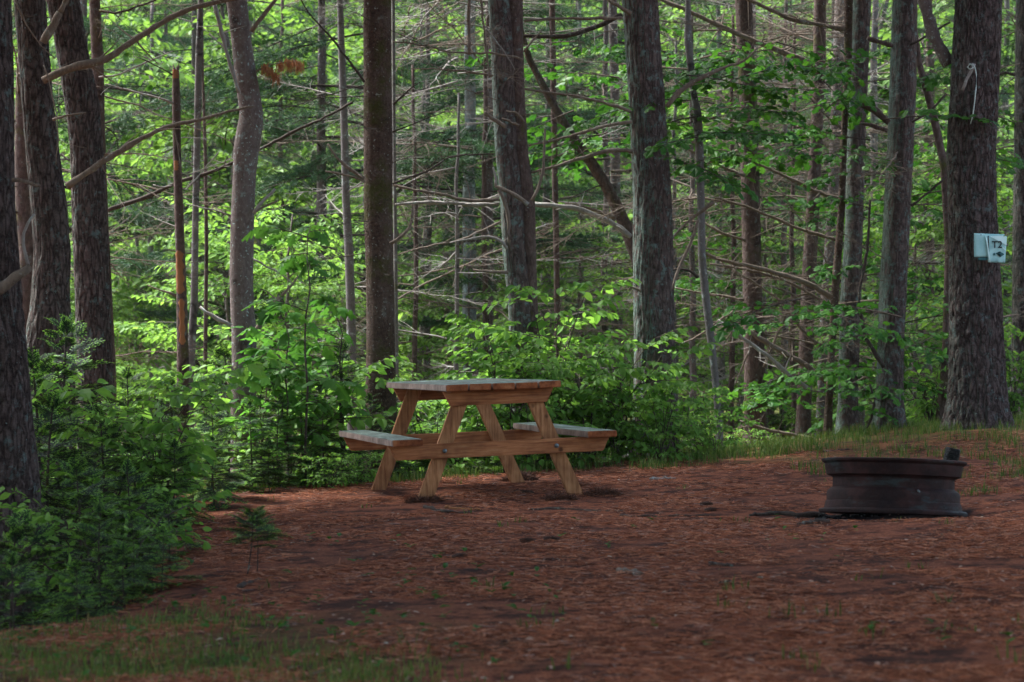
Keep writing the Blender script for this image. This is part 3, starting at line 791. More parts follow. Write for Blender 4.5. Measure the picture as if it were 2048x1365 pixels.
limb(H_, [(478, 186), (466, 150), (456, 112), (444, 70), (436, 35), (428, 8)], 16.5, 7, 9, 'twig_grey', 1, 18)
limb(H_, [(508, 428), (520, 404), (538, 398), (550, 378)], 16.7, 9, 5, 'twig_grey', 1, 19)
limb(H_, [(508, 425), (530, 412), (555, 402)], 16.7, 6, 4, 'twig', 0, 20)
limb(H_, [(462, 652), (440, 642), (420, 630), (400, 614)], 16.7, 9, 5, 'twig_grey', 0, 21)
limb(H_, [(510, 668), (528, 640), (545, 610), (560, 594)], 16.6, 12, 8, 'twig', 0, 22)
limb(H_, [(563, 592), (580, 575), (597, 552)], 16.6, 7, 3, 'twig', 0, 23)
limb(H_, [(462, 432), (440, 420), (420, 420), (402, 416), (372, 408)], 16.8, 4, 2, 'twig_grey', 1, 24)
limb(H_, [(505, 518), (540, 535), (580, 560), (588, 572)], 16.9, 4, 2, 'twig_grey', 2, 25)
limb(H_, [(512, 143), (535, 132), (565, 122), (604, 128)], 16.7, 3, 1.5, 'twig', 3, 26)
limb(I_, [(729, 165), (705, 130), (680, 98), (650, 60), (622, 34), (600, -4)], 16.8, 5, 3, 'twig_dark', 4, 30)
limb(I_, [(729, 358), (705, 342), (680, 322), (662, 306), (655, 288)], 16.7, 8, 4, 'twig', 2, 31)
limb(I_, [(730, 364), (700, 350), (680, 348), (650, 343)], 16.7, 6, 3, 'twig', 1, 32)
limb(I_, [(780, 488), (800, 478), (818, 465), (826, 440), (825, 408)], 16.7, 8, 5, 'twig', 2, 33)
limb(I_, [(786, 210), (805, 195), (815, 180), (840, 165)], 16.7, 5, 2, 'twig_dark', 1, 34)
limb(I_, [(785, 265), (820, 250), (860, 236), (890, 224)], 16.9, 3, 1.5, 'twig_dark', 4, 35)
limb(I_, [(785, 368), (830, 352), (870, 338), (892, 312), (930, 310), (990, 308)], 17.2, 4, 3, 'twig_dark', 5, 36)
limb(K_, [(998, 398), (960, 404), (920, 400), (880, 388), (830, 382), (787, 370)], 17.3, 7, 5, 'twig', 5, 40)
limb(K_, [(998, 408), (960, 412), (920, 408), (880, 404), (830, 406), (790, 410)], 17.8, 8, 5, 'twig_grey', 7, 41)
limb(K_, [(1002, 444), (975, 455), (950, 470), (920, 482), (860, 492), (800, 508)], 17.5, 6, 3, 'twig', 7, 42)
limb(K_, [(1015, 498), (1005, 480), (990, 472), (962, 474), (900, 486)], 17.4, 7, 3, 'twig_grey', 5, 43)
limb(K_, [(1056, 410), (1040, 396), (1018, 384), (990, 372)], 17.2, 10, 7, 'twig', 0, 44)
limb(K_, [(992, 372), (990, 350), (986, 335)], 17.15, 7, 3, 'twig_grey', 0, 45)
limb(K_, [(998, 380), (1010, 394), (1014, 420), (1018, 455), (1018, 498)], 17.2, 9, 6, 'twig', 0, 46)
limb(K_, [(1012, 254), (995, 244), (982, 236), (971, 225)], 17.3, 9, 6, 'twig', 1, 47)
limb(K_, [(1038, 252), (1020, 244), (1004, 238)], 17.3, 6, 4, 'twig', 0, 48)
limb(K_, [(1048, 244), (1040, 228), (1012, 222)], 17.3, 6, 3, 'twig', 0, 49)
limb(K_, [(986, 152), (960, 148), (930, 142), (880, 140), (822, 138)], 17.4, 5, 2, 'twig', 6, 50)
limb(K_, [(1045, 120), (1000, 108), (960, 106), (900, 106), (850, 90), (786, 84)], 17.3, 5, 3, 'twig', 7, 51)
limb(K_, [(1064, 402), (1080, 370), (1088, 330), (1090, 258)], 17.3, 7, 4, 'twig', 1, 52)
limb(K_, [(1048, 104), (1065, 82), (1084, 58)], 17.2, 5, 2, 'twig', 0, 53)
limb(K_, [(938, -10), (939, 50), (938, 110)], 17.0, 7, 6, 'twig', 0, 54)
limb(K_, [(960, -10), (968, 60), (974, 110), (980, 156)], 17.0, 5, 3, 'twig', 2, 55)
limb(K_, [(1015, 545), (985, 544), (946, 540)], 17.4, 8, 5, 'twig', 0, 56)
limb(K_, [(968, 50), (990, 80), (1010, 105), (1030, 140)], 16.9, 3, 1.5, 'twig_grey', 2, 57)
limb(L_, [(1262, 474), (1240, 455), (1205, 436), (1160, 418), (1110, 412), (1062, 408)], 18.6, 12, 9, 'twig_grey', 5, 60)
limb(L_, [(1232, 436), (1200, 424), (1165, 412), (1130, 408)], 18.8, 8, 5, 'twig', 3, 62)
limb(M_, [(1266, 304), (1240, 300), (1205, 304), (1160, 318), (1110, 333), (1062, 346)], 17.6, 9, 5, 'twig', 3, 63)
limb(M_, [(1264, 244), (1240, 246), (1200, 255), (1155, 268), (1110, 281), (1056, 292)], 17.5, 7, 4, 'twig', 3, 64)
limb(M_, [(1262, 224), (1230, 212), (1180, 198), (1120, 188), (1048, 178)], 17.5, 7, 4, 'twig', 2, 65)
limb(M_, [(1244, 36), (1200, 37), (1150, 38), (1100, 38), (1048, 42)], 17.4, 7, 5, 'twig', 2, 66)
limb(M_, [(1244, 30), (1215, 44), (1180, 60), (1140, 72), (1100, 74), (1048, 72)], 17.9, 11, 7, 'twig_dark', 5, 67)
limb(M_, [(1262, 28), (1240, 14), (1215, 0)], 17.5, 8, 6, 'twig', 0, 68)
limb(M_, [(1334, 214), (1350, 192), (1380, 166), (1425, 146), (1460, 130), (1490, 124), (1515, 96)], 17.6, 11, 4, 'twig', 3, 69)
limb(M_, [(1348, 472), (1370, 448), (1400, 424), (1428, 404)], 17.5, 4, 8, 'twig', 0, 70)
limb(M_, [(1346, 580), (1350, 556), (1362, 525), (1378, 498), (1396, 440)], 17.4, 6, 6, 'twig', 0, 71)
limb(M_, [(1282, 582), (1265, 576), (1252, 568)], 17.5, 6, 4, 'twig', 0, 72)
limb(M_, [(1346, 540), (1365, 536), (1385, 542), (1396, 556)], 17.9, 4, 6, 'twig_dark', 0, 73)
for q, (pts, d_, a_, b_) in enumerate([
    ([(1492, 482), (1450, 470), (1400, 440), (1366, 444)], 20, 6, 3),
    ([(1490, 352), (1455, 338), (1410, 318), (1372, 296), (1340, 284)], 20, 7, 4),
    ([(1484, 410), (1440, 402), (1400, 396), (1350, 402)], 20, 6, 3),
    ([(1488, 600), (1440, 592), (1395, 585), (1350, 576)], 20, 6, 3),
    ([(1490, 608), (1440, 640), (1400, 672), (1360, 690)], 20, 5, 3)]):
    limb(O_, pts, d_, a_, b_, 'twig', 6, 80 + q)
limb(O_, [(1528, 735), (1545, 690), (1560, 660), (1575, 620)], 20, 6, 4, 'twig', 2, 86)
limb(O_, [(1500, 700), (1480, 745), (1470, 770)], 19.9, 4, 2, 'twig', 2, 87)
for q, (pts, d_, a_, b_, mk) in enumerate([
    ([(1678, 482), (1640, 470), (1590, 456), (1540, 432), (1490, 412), (1430, 396)], 19.5, 8, 4, 'twig'),
    ([(1676, 398), (1635, 385), (1590, 362), (1545, 340), (1490, 318)], 19.4, 8, 4, 'twig'),
    ([(1672, 602), (1640, 580), (1600, 560), (1560, 548), (1500, 532), (1430, 518), (1396, 500)], 19.4, 12, 6, 'twig'),
    ([(1670, 615), (1620, 588), (1570, 560), (1500, 540), (1420, 528)], 19.6, 7, 4, 'twig'),
    ([(1660, 768), (1620, 735), (1580, 712), (1540, 690), (1496, 660)], 19.3, 12, 9, 'twig'),
    ([(1622, 782), (1580, 752), (1540, 715), (1490, 680), (1436, 640)], 19.2, 10, 5, 'twig_grey'),
    ([(1646, 884), (1600, 872), (1540, 862), (1480, 842)], 19.2, 8, 4, 'twig'),
    ([(1662, 705), (1610, 670), (1560, 600), (1500, 560), (1440, 525)], 19.8, 7, 4, 'twig'),
    ([(1680, 580), (1640, 500), (1600, 440), (1560, 380)], 20.2, 4, 2, 'twig'),
    ([(1690, 58), (1640, 50), (1580, 40), (1530, 14), (1485, -6)], 19.2, 9, 7, 'twig'),
    ([(1690, 265), (1660, 240), (1630, 210), (1610, 180)], 19.4, 5, 3, 'twig'),
    ([(1690, 775), (1720, 760), (1760, 740), (1800, 652)], 19.2, 5, 3, 'twig')]):
    limb(S_, pts, d_, a_, b_, mk, 7, 100 + q)
limb(T_, [(1786, 92), (1760, 86), (1735, 76)], 18.9, 9, 10, 'brown', 1, 120)
limb(T_, [(1644, 146), (1610, 120), (1570, 106), (1530, 92), (1480, 70), (1430, 48), (1376, 22), (1320, -2)], 19.6, 12, 8, 'twig', 6, 121)
limb(T_, [(1778, 246), (1755, 224), (1735, 208), (1715, 202)], 18.9, 13, 16, 'brown', 1, 122)
limb(T_, [(1775, 262), (1750, 252), (1720, 246)], 18.9, 8, 7, 'brown', 1, 123)
limb(T_, [(1768, 735), (1745, 700), (1730, 670), (1716, 600), (1735, 500), (1740, 400)], 18.8, 8, 5, 'twig_dark', 3, 124)
limb(T_, [(1720, 870), (1740, 850), (1752, 800), (1740, 770)], 18.7, 7, 4, 'twig_dark', 2, 125)
limb(T_, [(1820, 90), (1860, 70), (1900, 45)], 18.8, 5, 4, 'twig_dark', 1, 126)
limb(T_, [(1824, 245), (1860, 225), (1893, 188)], 18.8, 5, 4, 'twig_dark', 1, 127)
limb(T_, [(1822, 412), (1850, 392), (1893, 354)], 18.8, 6, 4, 'twig_dark', 1, 128)
limb(U_, [(1898, 130), (1884, 106), (1868, 76), (1858, 40), (1848, 0), (1840, -40)], 18.1, 26, 20, 'smooth', 0, 130, name='fork_limb')
limb(U_, [(1948, 128), (1938, 150), (1930, 168), (1925, 180)], 17.74, 7, 6, 'twig_grey', 0, 131, name='broken_stub')
limb(X_, [(2030, 150), (2012, 145), (1996, 150)], 20, 6, 4, 'twig_dark', 1, 140)

# brown dead needles hanging from a twig of the kinked grey trunk
rs = np.random.default_rng(3)
mbn = MB(); O = []; D = []
for cx_, cy_ in ((530, 132), (540, 140), (552, 150), (560, 128), (575, 122), (588, 124), (600, 128)):
    for q in range(70):
        O.append(W(cx_ + rs.normal(0, 4), cy_ + rs.normal(0, 3), 16.7 + rs.normal(0, .03))); D.append(unit(np.array([rs.normal(0, .25), rs.normal(0, .25), -1])) * rs.uniform(.05, .11))
O = np.array(O); D = np.array(D); s_ = unit(rs.normal(0, 1, O.shape)) * .0035
V = np.stack([O - s_, O + s_, O + D], 1).reshape(-1, 3); mbn.add(V, [np.arange(len(V)).reshape(-1, 3)])
obj('dead_needle_spray', mbn.mesh('dead_needles', [M['dead_needle']], False, H_.location), H_)

# orange bare wood patches on the snag: curved plates standing proud of the trunk
def patch(parent, key, y0, y1, phi, half, mk, proud=.004):
    _, cen, rf, base = TR[key]
    z1 = CZ - (y0 - 682.5) / F * base[1]; z0 = CZ - (y1 - 682.5) / F * base[1]
    zs = np.linspace(z0, z1, 14); th = np.linspace(-1, 1, 9)
    mb = MB(); V = []
    for iz, z in enumerate(zs):
        c = cen(z); r = rf(z) * 1.03 + proud
        edge = .8 + .25 * math.sin(iz * 1.7) * (1 if 0 < iz < 13 else 0); edge *= .35 if iz in (0, 13) else 1
        for a in th:
            an = -math.pi / 2 + phi + a * half * edge; rr = r * (1 - .14 * abs(a) ** 4)
            V.append((c[0] + rr * math.cos(an), c[1] + rr * math.sin(an), z))
    i = np.arange(13)[:, None] * 9; j = np.arange(8)[None]
    mb.add(V, [np.stack([i + j, i + j + 1, i + 9 + j + 1, i + 9 + j], -1).reshape(-1, 4)])
    obj('bare_wood', mb.mesh('bare_wood', [M[mk]], True, base), parent)
patch(E_, 'E', 140, 158, 0, 1.4, 'snagwood'); patch(E_, 'E', 502, 588, -.2, 1.25, 'snagwood')
patch(E_, 'E', 598, 690, .1, .7, 'snagwood'); patch(E_, 'E', 322, 342, -.2, .7, 'snagwood')

# ------------------------------------------------------------------ picnic table
def wood(name, ca, cb, cc, knots=True, scale=(1, 1, 1), rough=.75, grn=None):
    m, t, b = mat(name)
    v = coords(t, scale)
    g = noise(t, v, 9, 6, .65)
    c = ramp(t, g, [(.34, ca), (.5, cb), (.66, cc)])
    v2 = coords(t, (1, 1, 1))
    bl = noise(t, v2, 5, 3)
    c = mixc(t, ramp(t, bl, [(.35, (.55,) * 3), (.6, (0, 0, 0))]), c, tuple(q * .5 for q in ca))
    vo = nd(t, "TexVoronoi"); vo.inputs["Scale"].default_value = 5.5; t.links.new(v2, vo.inputs["Vector"])
    c = mixc(t, ramp(t, vo.outputs[0], [(.05, (.85,) * 3), (.11, (0, 0, 0))]), c, tuple(q * .28 for q in ca))
    if grn:
        c = mixc(t, ramp(t, noise(t, coords(t, (6, 1, 1)), 6, 5, .7), [(.60, (0, 0, 0)), (.70, (.7,) * 3)]), c, grn)
    t.links.new(c, b.inputs["Base Color"]); b.inputs["Roughness"].default_value = rough
    bump(t, b, g, .004, .7)
    return m
M['w_x'] = wood('cedar_grain_across', (.20, .072, .032), (.36, .145, .062), (.46, .22, .10), scale=(.5, 8, 8))
M['w_y'] = wood('cedar_grain_along', (.20, .065, .028), (.30, .105, .042), (.38, .15, .065), scale=(8, .5, 8))
M['w_z'] = wood('cedar_grain_up', (.21, .09, .04), (.39, .185, .085), (.50, .27, .13), scale=(7, 7, .5))
M['w_end'] = wood('cedar_end_grain', (.15, .045, .018), (.31, .10, .038), (.40, .16, .07), scale=(3, 3, 3))
M['w_side'] = wood('weathered_edge', (.16, .12, .10), (.25, .19, .165), (.32, .25, .22), scale=(2, 2, 2))
M['w_top'] = wood('weathered_top', (.04, .045, .04), (.12, .165, .14), (.24, .32, .28), scale=(8, .6, 8), grn=(.17, .085, .07), rough=.5)
M['bolt'], _t, _b = mat('galvanised_bolt'); _b.inputs["Base Color"].default_value = (.18, .22, .23, 1); _b.inputs["Metallic"].default_value = .7; _b.inputs["Roughness"].default_value = .5

def board(name, quad, y0, y1, parent, mats, topi=None, bev=.004, axis='prism_y', warp=0):
    """extruded plank: quad = four (x, z) corners, from y0 to y1; faces get materials (face, top, ends)"""
    import bmesh
    bm = bmesh.new()
    n = 7
    ys = np.linspace(y0, y1, n)
    rings = [[bm.verts.new((x, y, z + warp * math.sin(y * 3 + x * 9))) for x, z in quad] for y in ys]
    for a, b2 in zip(rings, rings[1:]):
        for k in range(4):
            bm.faces.new((a[k], a[(k + 1) % 4], b2[(k + 1) % 4], b2[k]))
    bm.faces.new(rings[0][::-1]); bm.faces.new(rings[-1])
    bmesh.ops.recalc_face_normals(bm, faces=bm.faces)
    ed = [e for e in bm.edges if len(e.link_faces) == 2 and e.calc_face_angle(0) > .5]
    bmesh.ops.bevel(bm, geom=ed, offset=bev, segments=2, affect='EDGES')
    for f in bm.faces:
        nn = f.normal
        if len(mats) == 3:
            f.material_index = 1 if nn.z > .6 else (2 if abs(nn.y) > .7 else 0)
        f.smooth = True
    me = bpy.data.meshes.new(name); bm.to_mesh(me); bm.free()
    for m in mats: me.materials.append(M[m])
    me.set_sharp_from_angle(angle=R(35))
    return obj(name, me, parent)

tb = empty('picnic_table', (-.246, 14.443, .039), 'wooden picnic table with attached benches and weathered grey top standing on the red pine needles', 'picnic table')
Rm = Matrix.Rotation(.253, 3, 'Z') @ Matrix.Rotation(-.034, 3, 'Y') @ Matrix.Rotation(-.007, 3, 'X')
tb.rotation_euler = Rm.to_euler()
L2, Hh, zs_, xs_, ib, hw, hb, wf, th_ = .90, .705, .393, .599, .14, .344, .688, .475, .038
top_e = None
for q in range(5):
    x0 = -.3575 + q * .1430; x1 = x0 + .1355
    e0 = rs.uniform(-.003, .003); 
    board('top_board', [(x0, Hh - th_), (x1, Hh - th_), (x1, Hh + e0 * .5), (x0, Hh + e0 * .5)], -L2 + rs.uniform(-.004, .004), L2 + e0, tb, ['w_side', 'w_top', 'w_end'], warp=.0015)
for s in (-1, 1):
    o = board('bench_seat', [(s * xs_ - .092, zs_ - th_), (s * xs_ + .092, zs_ - th_), (s * xs_ + .092, zs_), (s * xs_ - .092, zs_)], -L2, L2, tb, ['w_side', 'w_top', 'w_end'], warp=.001)
def cross(name, half, zt, h, y0, cut, par, mk):
    board(name, [(-half, zt), (-half + cut, zt - h), (half - cut, zt - h), (half, zt)], y0, y0 + .038, par, [mk])
for e in (-1, 1):
    yb_ = e * (L2 - ib) - (0 if e < 0 else .038)
    cross('top_cleat', hw, Hh - th_ - .001, .089, yb_, .045, tb, 'w_x')
    cross('seat_beam', hb, zs_ - th_ - .001, .089, yb_, .045, tb, 'w_x')
    yl = yb_ + .0385 if e < 0 else yb_ - .0385
    for s in (-1, 1):
        xt = s * (wf - .41 * (Hh - th_ - .004)); xb = s * (wf + .41 * .09)
        board('leg', [(xb - .048, -.09), (xb + .048, -.09), (xt + .048, Hh - th_ - .004), (xt - .048, Hh - th_ - .004)], yl, yl + .038, tb, ['w_z'])
        zb_ = zs_ - th_ - .045; xb2 = s * (wf - .41 * zb_)
        mb = MB(); yy = yb_ - .009 if e < 0 else yb_ + .038
        mb.tube([(xb2, yy - .001, zb_), (xb2, yy + .009, zb_)], [.013, .013], 12); mb.tube([(xb2, yy - .007, zb_), (xb2, yy, zb_)], [.006, .008], 8)
        obj('bolt', mb.mesh('bolt', [M['bolt']]), tb)

# ------------------------------------------------------------------ fire ring made of an old wheel rim
def rustmat():
    m, t, b = mat('dark_rusted_steel')
    v = coords(t, (1, 1, 1), False)
    n1 = noise(t, v, 7, 6, .7); n2 = noise(t, v, 60, 4, .7)
    c = ramp(t, n1, [(.3, (.008, .006, .007)), (.5, (.020, .010, .009)), (.66, (.046, .020, .018)), (.8, (.08, .038, .034))])
    c = mixc(t, ramp(t, n2, [(.45, (0, 0, 0)), (.7, (.5,) * 3)]), c, (.025, .02, .022))
    c = mixc(t, ramp(t, noise(t, coords(t, (1, 1, 3), False), 4, 5, .7), [(.56, (0, 0, 0)), (.66, (.6,) * 3)]), c, (.035, .055, .055))
    t.links.new(c, b.inputs["Base Color"]); b.inputs["Roughness"].default_value = .7
    bump(t, b, n2, .002, .8)
    return m
M['rust'] = rustmat()
prof = [(.379, 0), (.387, .005), (.388, .018), (.379, .026), (.360, .029), (.358, .040), (.352, .066), (.348, .069), (.348, .108), (.343, .122), (.331, .132), (.318, .140), (.317, .187), (.324, .196), (.351, .205),
        (.354, .222), (.360, .250), (.361, .262), (.372, .270), (.379, .275), (.380, .285), (.374, .288), (.362, .284)]
inn = [(.350, .258), (.344, .215), (.312, .198), (.311, .140), (.338, .115), (.342, .06), (.36, .012), (.372, .002)]
pr = prof + inn
na = 128; th = np.arange(na) * 2 * np.pi / na; k = len(pr)
PR = np.array(pr); dent = 1 + .006 * fbm(np.stack([np.cos(th) * 1.5, np.sin(th) * 1.5, th * 0], -1), 4, 2)
V = np.stack([PR[:, None, 0] * np.cos(th)[None] * dent, PR[:, None, 0] * np.sin(th)[None] * dent, np.repeat(PR[:, 1:2], na, 1)], -1)
V[..., 2] += .003 * fbm(np.stack([np.cos(th) * 2, np.sin(th) * 2, th * 0], -1), 8, 2)[None]
i = np.arange(k)[:, None]; j = np.arange(na)[None]
rb = MB(); rb.add(V.reshape(-1, 3), [np.stack([i * na + j, i * na + (j + 1) % na, ((i + 1) % k) * na + (j + 1) % na, ((i + 1) % k) * na + j], -1).reshape(-1, 4)])
ring = empty('fire_ring', (2.008, 12.0, .083), 'dark rusted steel wheel rim used as a fire ring, standing on blackened needles', 'fire ring')
ring.rotation_euler = (R(-4.9), R(1.9), 0)
_rm = rb.mesh('rim', [M['rust']]); _rm.set_sharp_from_angle(angle=R(24)); obj('rim', _rm, ring)
# valve and weld nub
mb = MB(); mb.tube([(.07, -.332, .125), (.075, -.352, .118)], [.006, .005], 8)
obj('valve', mb.mesh('valve', [M['bolt']]), ring)
_rs = np.random.default_rng(8); _cb = MB()
for _ in range(170):
    a_ = _rs.uniform(0, 6.28); rr_ = .36 + abs(_rs.normal(0, .06)); x_, y_ = 2.0 + rr_ * math.cos(a_), 11.9 + rr_ * math.sin(a_) * 1.1
    q_ = _rs.uniform(.004, .014); p_ = np.array([x_, y_, gz(x_, y_) + q_ * .4]); e_ = unit(_rs.normal(0, 1, 3) * [1, 1, .2]) * q_ * _rs.uniform(1, 2.5)
    _cb.tube([p_ - e_, p_, p_ + e_], [q_ * .6, q_, q_ * .5], 5, 0, True, .3, int(_rs.integers(0, 99)))
CHARCOAL = _cb
# charred log end standing up inside
def charmat():
    m, t, b = mat('charred_wood'); v = coords(t, (1, 1, 1), False)
    vo = nd(t, "TexVoronoi", feature='DISTANCE_TO_EDGE'); vo.inputs["Scale"].default_value = 60; t.links.new(v, vo.inputs["Vector"])
    c = ramp(t, vo.outputs[0], [(0, (.003, .003, .003)), (.2, (.010, .013, .013))]); t.links.new(c, b.inputs["Base Color"])
    b.inputs["Roughness"].default_value = .5; bump(t, b, vo.outputs[0], .01); return m
M['char'] = charmat()
tag(obj('charcoal', CHARCOAL.mesh('charcoal', [M['char']], False)), 'black charcoal crumbs scattered round the fire ring', 'charcoal', None, 'stuff')
p0 = W(1888, 985, 12.1); p1 = W(1908, 897, 12.1)
mb = MB()
dv = (p1 - p0); tt = np.r_[np.linspace(0, .98, 11), 1][:, None]
mb.tube(p0 + dv * tt, np.r_[np.full(11, .043), .038], 5, 0, True, .12, 4)
lo = obj('charred_log', mb.mesh('charred_log', [M['char']], True, p0), None, tuple(p0)); tag(lo, 'burnt black log end poking out of the rusted fire ring', 'log')

# ------------------------------------------------------------------ T2 sign on the big pine
def plain(name, c, rough=.6, trans=0, alpha=1, spec=.3):
    m, t, b = mat(name); b.inputs["Base Color"].default_value = (*c, 1); b.inputs["Roughness"].default_value = rough; b.inputs["Specular IOR Level"].default_value = spec
    b.inputs["Alpha"].default_value = alpha; return m
def paper(name, c1, c2, rough=.35):
    m, t, b = mat(name); v = coords(t, (1, 1, 1), False)
    c = ramp(t, noise(t, v, 12, 4), [(.35, c1), (.65, c2)]); t.links.new(c, b.inputs["Base Color"]); b.inputs["Roughness"].default_value = rough
    return m
M['paper'] = paper('damp_paper', (.28, .54, .55), (.38, .64, .64))
M['paper2'] = paper('wrinkled_plastic_sleeve', (.26, .50, .52), (.42, .70, .70), .2)
M['glare_paint'] = paper('painted_sleeve_glare', (.58, .86, .86), (.66, .9, .9), .15)  # glare and fold highlight of the sleeve painted as pale colour
M['ink'] = plain('black_ink', (.008, .01, .014))
M['ink2'] = plain('faded_ink', (.03, .12, .13))
dS = 17.74
sg = empty('trail_sign', tuple(W(1985, 500, dS)), 'creased pale blue paper sign reading T2 with an arrow, pinned to the big pine', 'sign')
def sheet(name, pts, d, mk, parent, wav=.0025, nseg=10, thick=.0012, seed=1):
    """crumpled sheet from a photo quad (tl, tr, br, bl)"""
    u = np.linspace(0, 1, nseg + 1)
    U_s, V_s = np.meshgrid(u, u)
    c = [np.array(p, float) for p in pts]
    XY = ((1 - U_s) * (1 - V_s))[..., None] * c[0] + (U_s * (1 - V_s))[..., None] * c[1] + (U_s * V_s)[..., None] * c[2] + ((1 - U_s) * V_s)[..., None] * c[3]
    x = (XY[..., 0] - 1024) / F * d; z = CZ - (XY[..., 1] - 682.5) / F * d
    yv = d + wav * fbm(np.stack([x * 25, z * 25, x * 0], -1), seed, 2)
    G = np.stack([x, yv, z], -1); Bk = G + [0, thick, 0]
    n = nseg + 1; i = np.arange(nseg)[:, None] * n; j = np.arange(nseg)[None]
    q = np.stack([i + j, i + n + j, i + n + j + 1, i + j + 1], -1).reshape(-1, 4)
    mb = MB(); loop = [r_ for r_ in range(n)] + [r_ * n + n - 1 for r_ in range(1, n)] + [n * n - 1 - r_ for r_ in range(1, n)] + [(n - 1 - r_) * n for r_ in range(1, n - 1)]
    side = [(loop[a], loop[(a + 1) % len(loop)], loop[(a + 1) % len(loop)] + n * n, loop[a] + n * n) for a in range(len(loop))]
    mb.add(np.concatenate([G.reshape(-1, 3), Bk.reshape(-1, 3)]), [np.concatenate([q, q[:, ::-1] + n * n, side])])
    return obj(name, mb.mesh(name, [M[mk]], True, sg.location), parent)
s1 = sheet('backing_sheet', [(1948, 467), (2009, 469), (2008, 512), (1948, 515)], dS, 'paper', sg, .002)
s2 = sheet('sleeve', [(1972, 471), (2014, 473), (2010, 526), (1976, 525)], dS - .012, 'paper2', sg, .005, 12, seed=4)
sheet('fold_line', [(1975.8, 472), (1977.6, 472), (1978.6, 510), (1977, 510)], dS - .019, 'ink', sg, .0004, 3)
sheet('fold_highlight', [(1971, 472), (1974, 476), (1981, 525), (1979, 525)], dS - .020, 'glare_paint', sg, .0006, 4)
def tri3(name, pts, d, mk):
    P = np.array([W(x, y, d) for x, y in pts]); n = len(P); mb = MB()
    mb.add(np.concatenate([P, P + [0, .0012, 0]]), [np.array([[0, a, a + 1] for a in range(1, n - 1)] + [[n, n + a + 1, n + a] for a in range(1, n - 1)]),
           np.array([[a, n + a, n + (a + 1) % n, (a + 1) % n] for a in range(n)])])
    return obj(name, mb.mesh(name, [M[mk]], False, sg.location), sg)
tri3('painted_glare', [(1979.5, 473), (2008, 472), (2013.5, 475), (2013, 491), (2004, 486)], dS - .020, 'glare_paint')  # glare on the sleeve drawn as pale pieces, no real flap
tri3('painted_glare', [(2004, 493), (2012, 500), (2011.5, 502), (2003, 495)], dS - .020, 'glare_paint')
def text(s, px, py, hpx, d, mk):
    cu = bpy.data.curves.new('lettering', 'FONT'); cu.body = s; cu.align_x = 'CENTER'; cu.align_y = 'CENTER'
    cu.size = hpx / F * d / .70; cu.extrude = .0004; cu.offset = .0012
    tmp = bpy.data.objects.new('lettering', cu); col.objects.link(tmp)
    dg = bpy.context.evaluated_depsgraph_get(); me = bpy.data.meshes.new_from_object(tmp.evaluated_get(dg)); bpy.data.objects.remove(tmp)
    me.materials.clear(); me.materials.append(M[mk])
    p = Vector(W(px, py, d)) - sg.location
    return obj('lettering', me, sg, p, (R(90), 0, R(0)))
text('T2', 1994.3, 490.3, 13.5, dS - .0225, 'ink')
tri3('arrow', [(1992, 506.8), (2000, 506.6), (2000, 503), (2009, 509), (2000.5, 515), (2001.5, 509), (1992, 508.6)], dS - .0215, 'ink2')
tri3('faint_block', [(1986.5, 507), (1990, 506), (1991, 511.5), (1986, 511)], dS - .0205, 'ink2')
tri3('creased_corner', [(1995.5, 517), (2004, 513), (2007, 520), (2005, 525), (1996, 524)], dS - .0205, 'paper')
sheet('lower_strip', [(1956, 515.5), (1976, 515.5), (1976, 521), (1956, 521)], dS + .004, 'ink2', sg, .001, 4)
for x, y in ((1962, 470), (2008, 472)):
    mb = MB(); p = W(x, y, dS - .022); mb.tube([p, p + [0, -.006, 0]], [.005, .004], 8); obj('pin', mb.mesh('pin', [M['bolt']], True, sg.location), sg)

# string hanging from the broken stub
st_pts = [(1936, 134), (1940, 128), (1946, 130), (1950, 136), (1953, 150), (1952, 178), (1949, 205), (1946, 230), (1941, 248)]
P = np.array([W(x, y, 17.70) for x, y in st_pts]); mb = MB()
mb.tube(P, .0045, 6); mb.tube(np.array([W(x, y, 17.72) for x, y in ((1934, 134), (1940, 139), (1946, 136), (1944, 130), (1938, 129))]), .005, 6)
M['string'] = plain('pale_cord', (.40, .48, .44), .8)
so = obj('string', mb.mesh('string', [M['string']], True, P[0]), None, tuple(P[0])); tag(so, 'pale cord tied round a broken stub and hanging down the big pine', 'string')

# ------------------------------------------------------------------ near plants
firs = [small_fir(s, H, sp_, .12, n) for s, H, sp_, n in ((21, 1.15, .50, 40), (22, .85, .46, 32), (23, 1.45, .58, 48), (24, .6, .38, 24))]
rs = np.random.default_rng(31)
spots = []
LM = [(0, 'edge pine'), (105, 'crooked pine'), (190, 'ridged pine'), (360, 'snag'), (487, 'kinked trunk'), (620, 'oak sapling'), (760, 'mossy trunk'),
      (1035, 'twin pine'), (1310, 'lichened pine'), (1430, 'wavy maple'), (1508, 'straight brown trunk'), (1610, 'flaking trunk'), (1700, 'scarred trunk'), (1785, 'banded trunk'), (1950, 'sign pine')]
def where(px):
    c = sorted(LM, key=lambda q: abs(q[0] - px))[:2]
    if abs(c[0][0] - px) < 28: return 'right behind the ' + c[0][1]
    a, b2 = sorted(c)
    return f'between the {a[1]} and the {b2[1]}' if a[0] < px < b2[0] else ('left of the ' if px < c[0][0] else 'right of the ') + c[0][1]
used = {}
def uniq(text_):
    used[text_] = used.get(text_, 0) + 1
    return text_ if used[text_] == 1 else text_
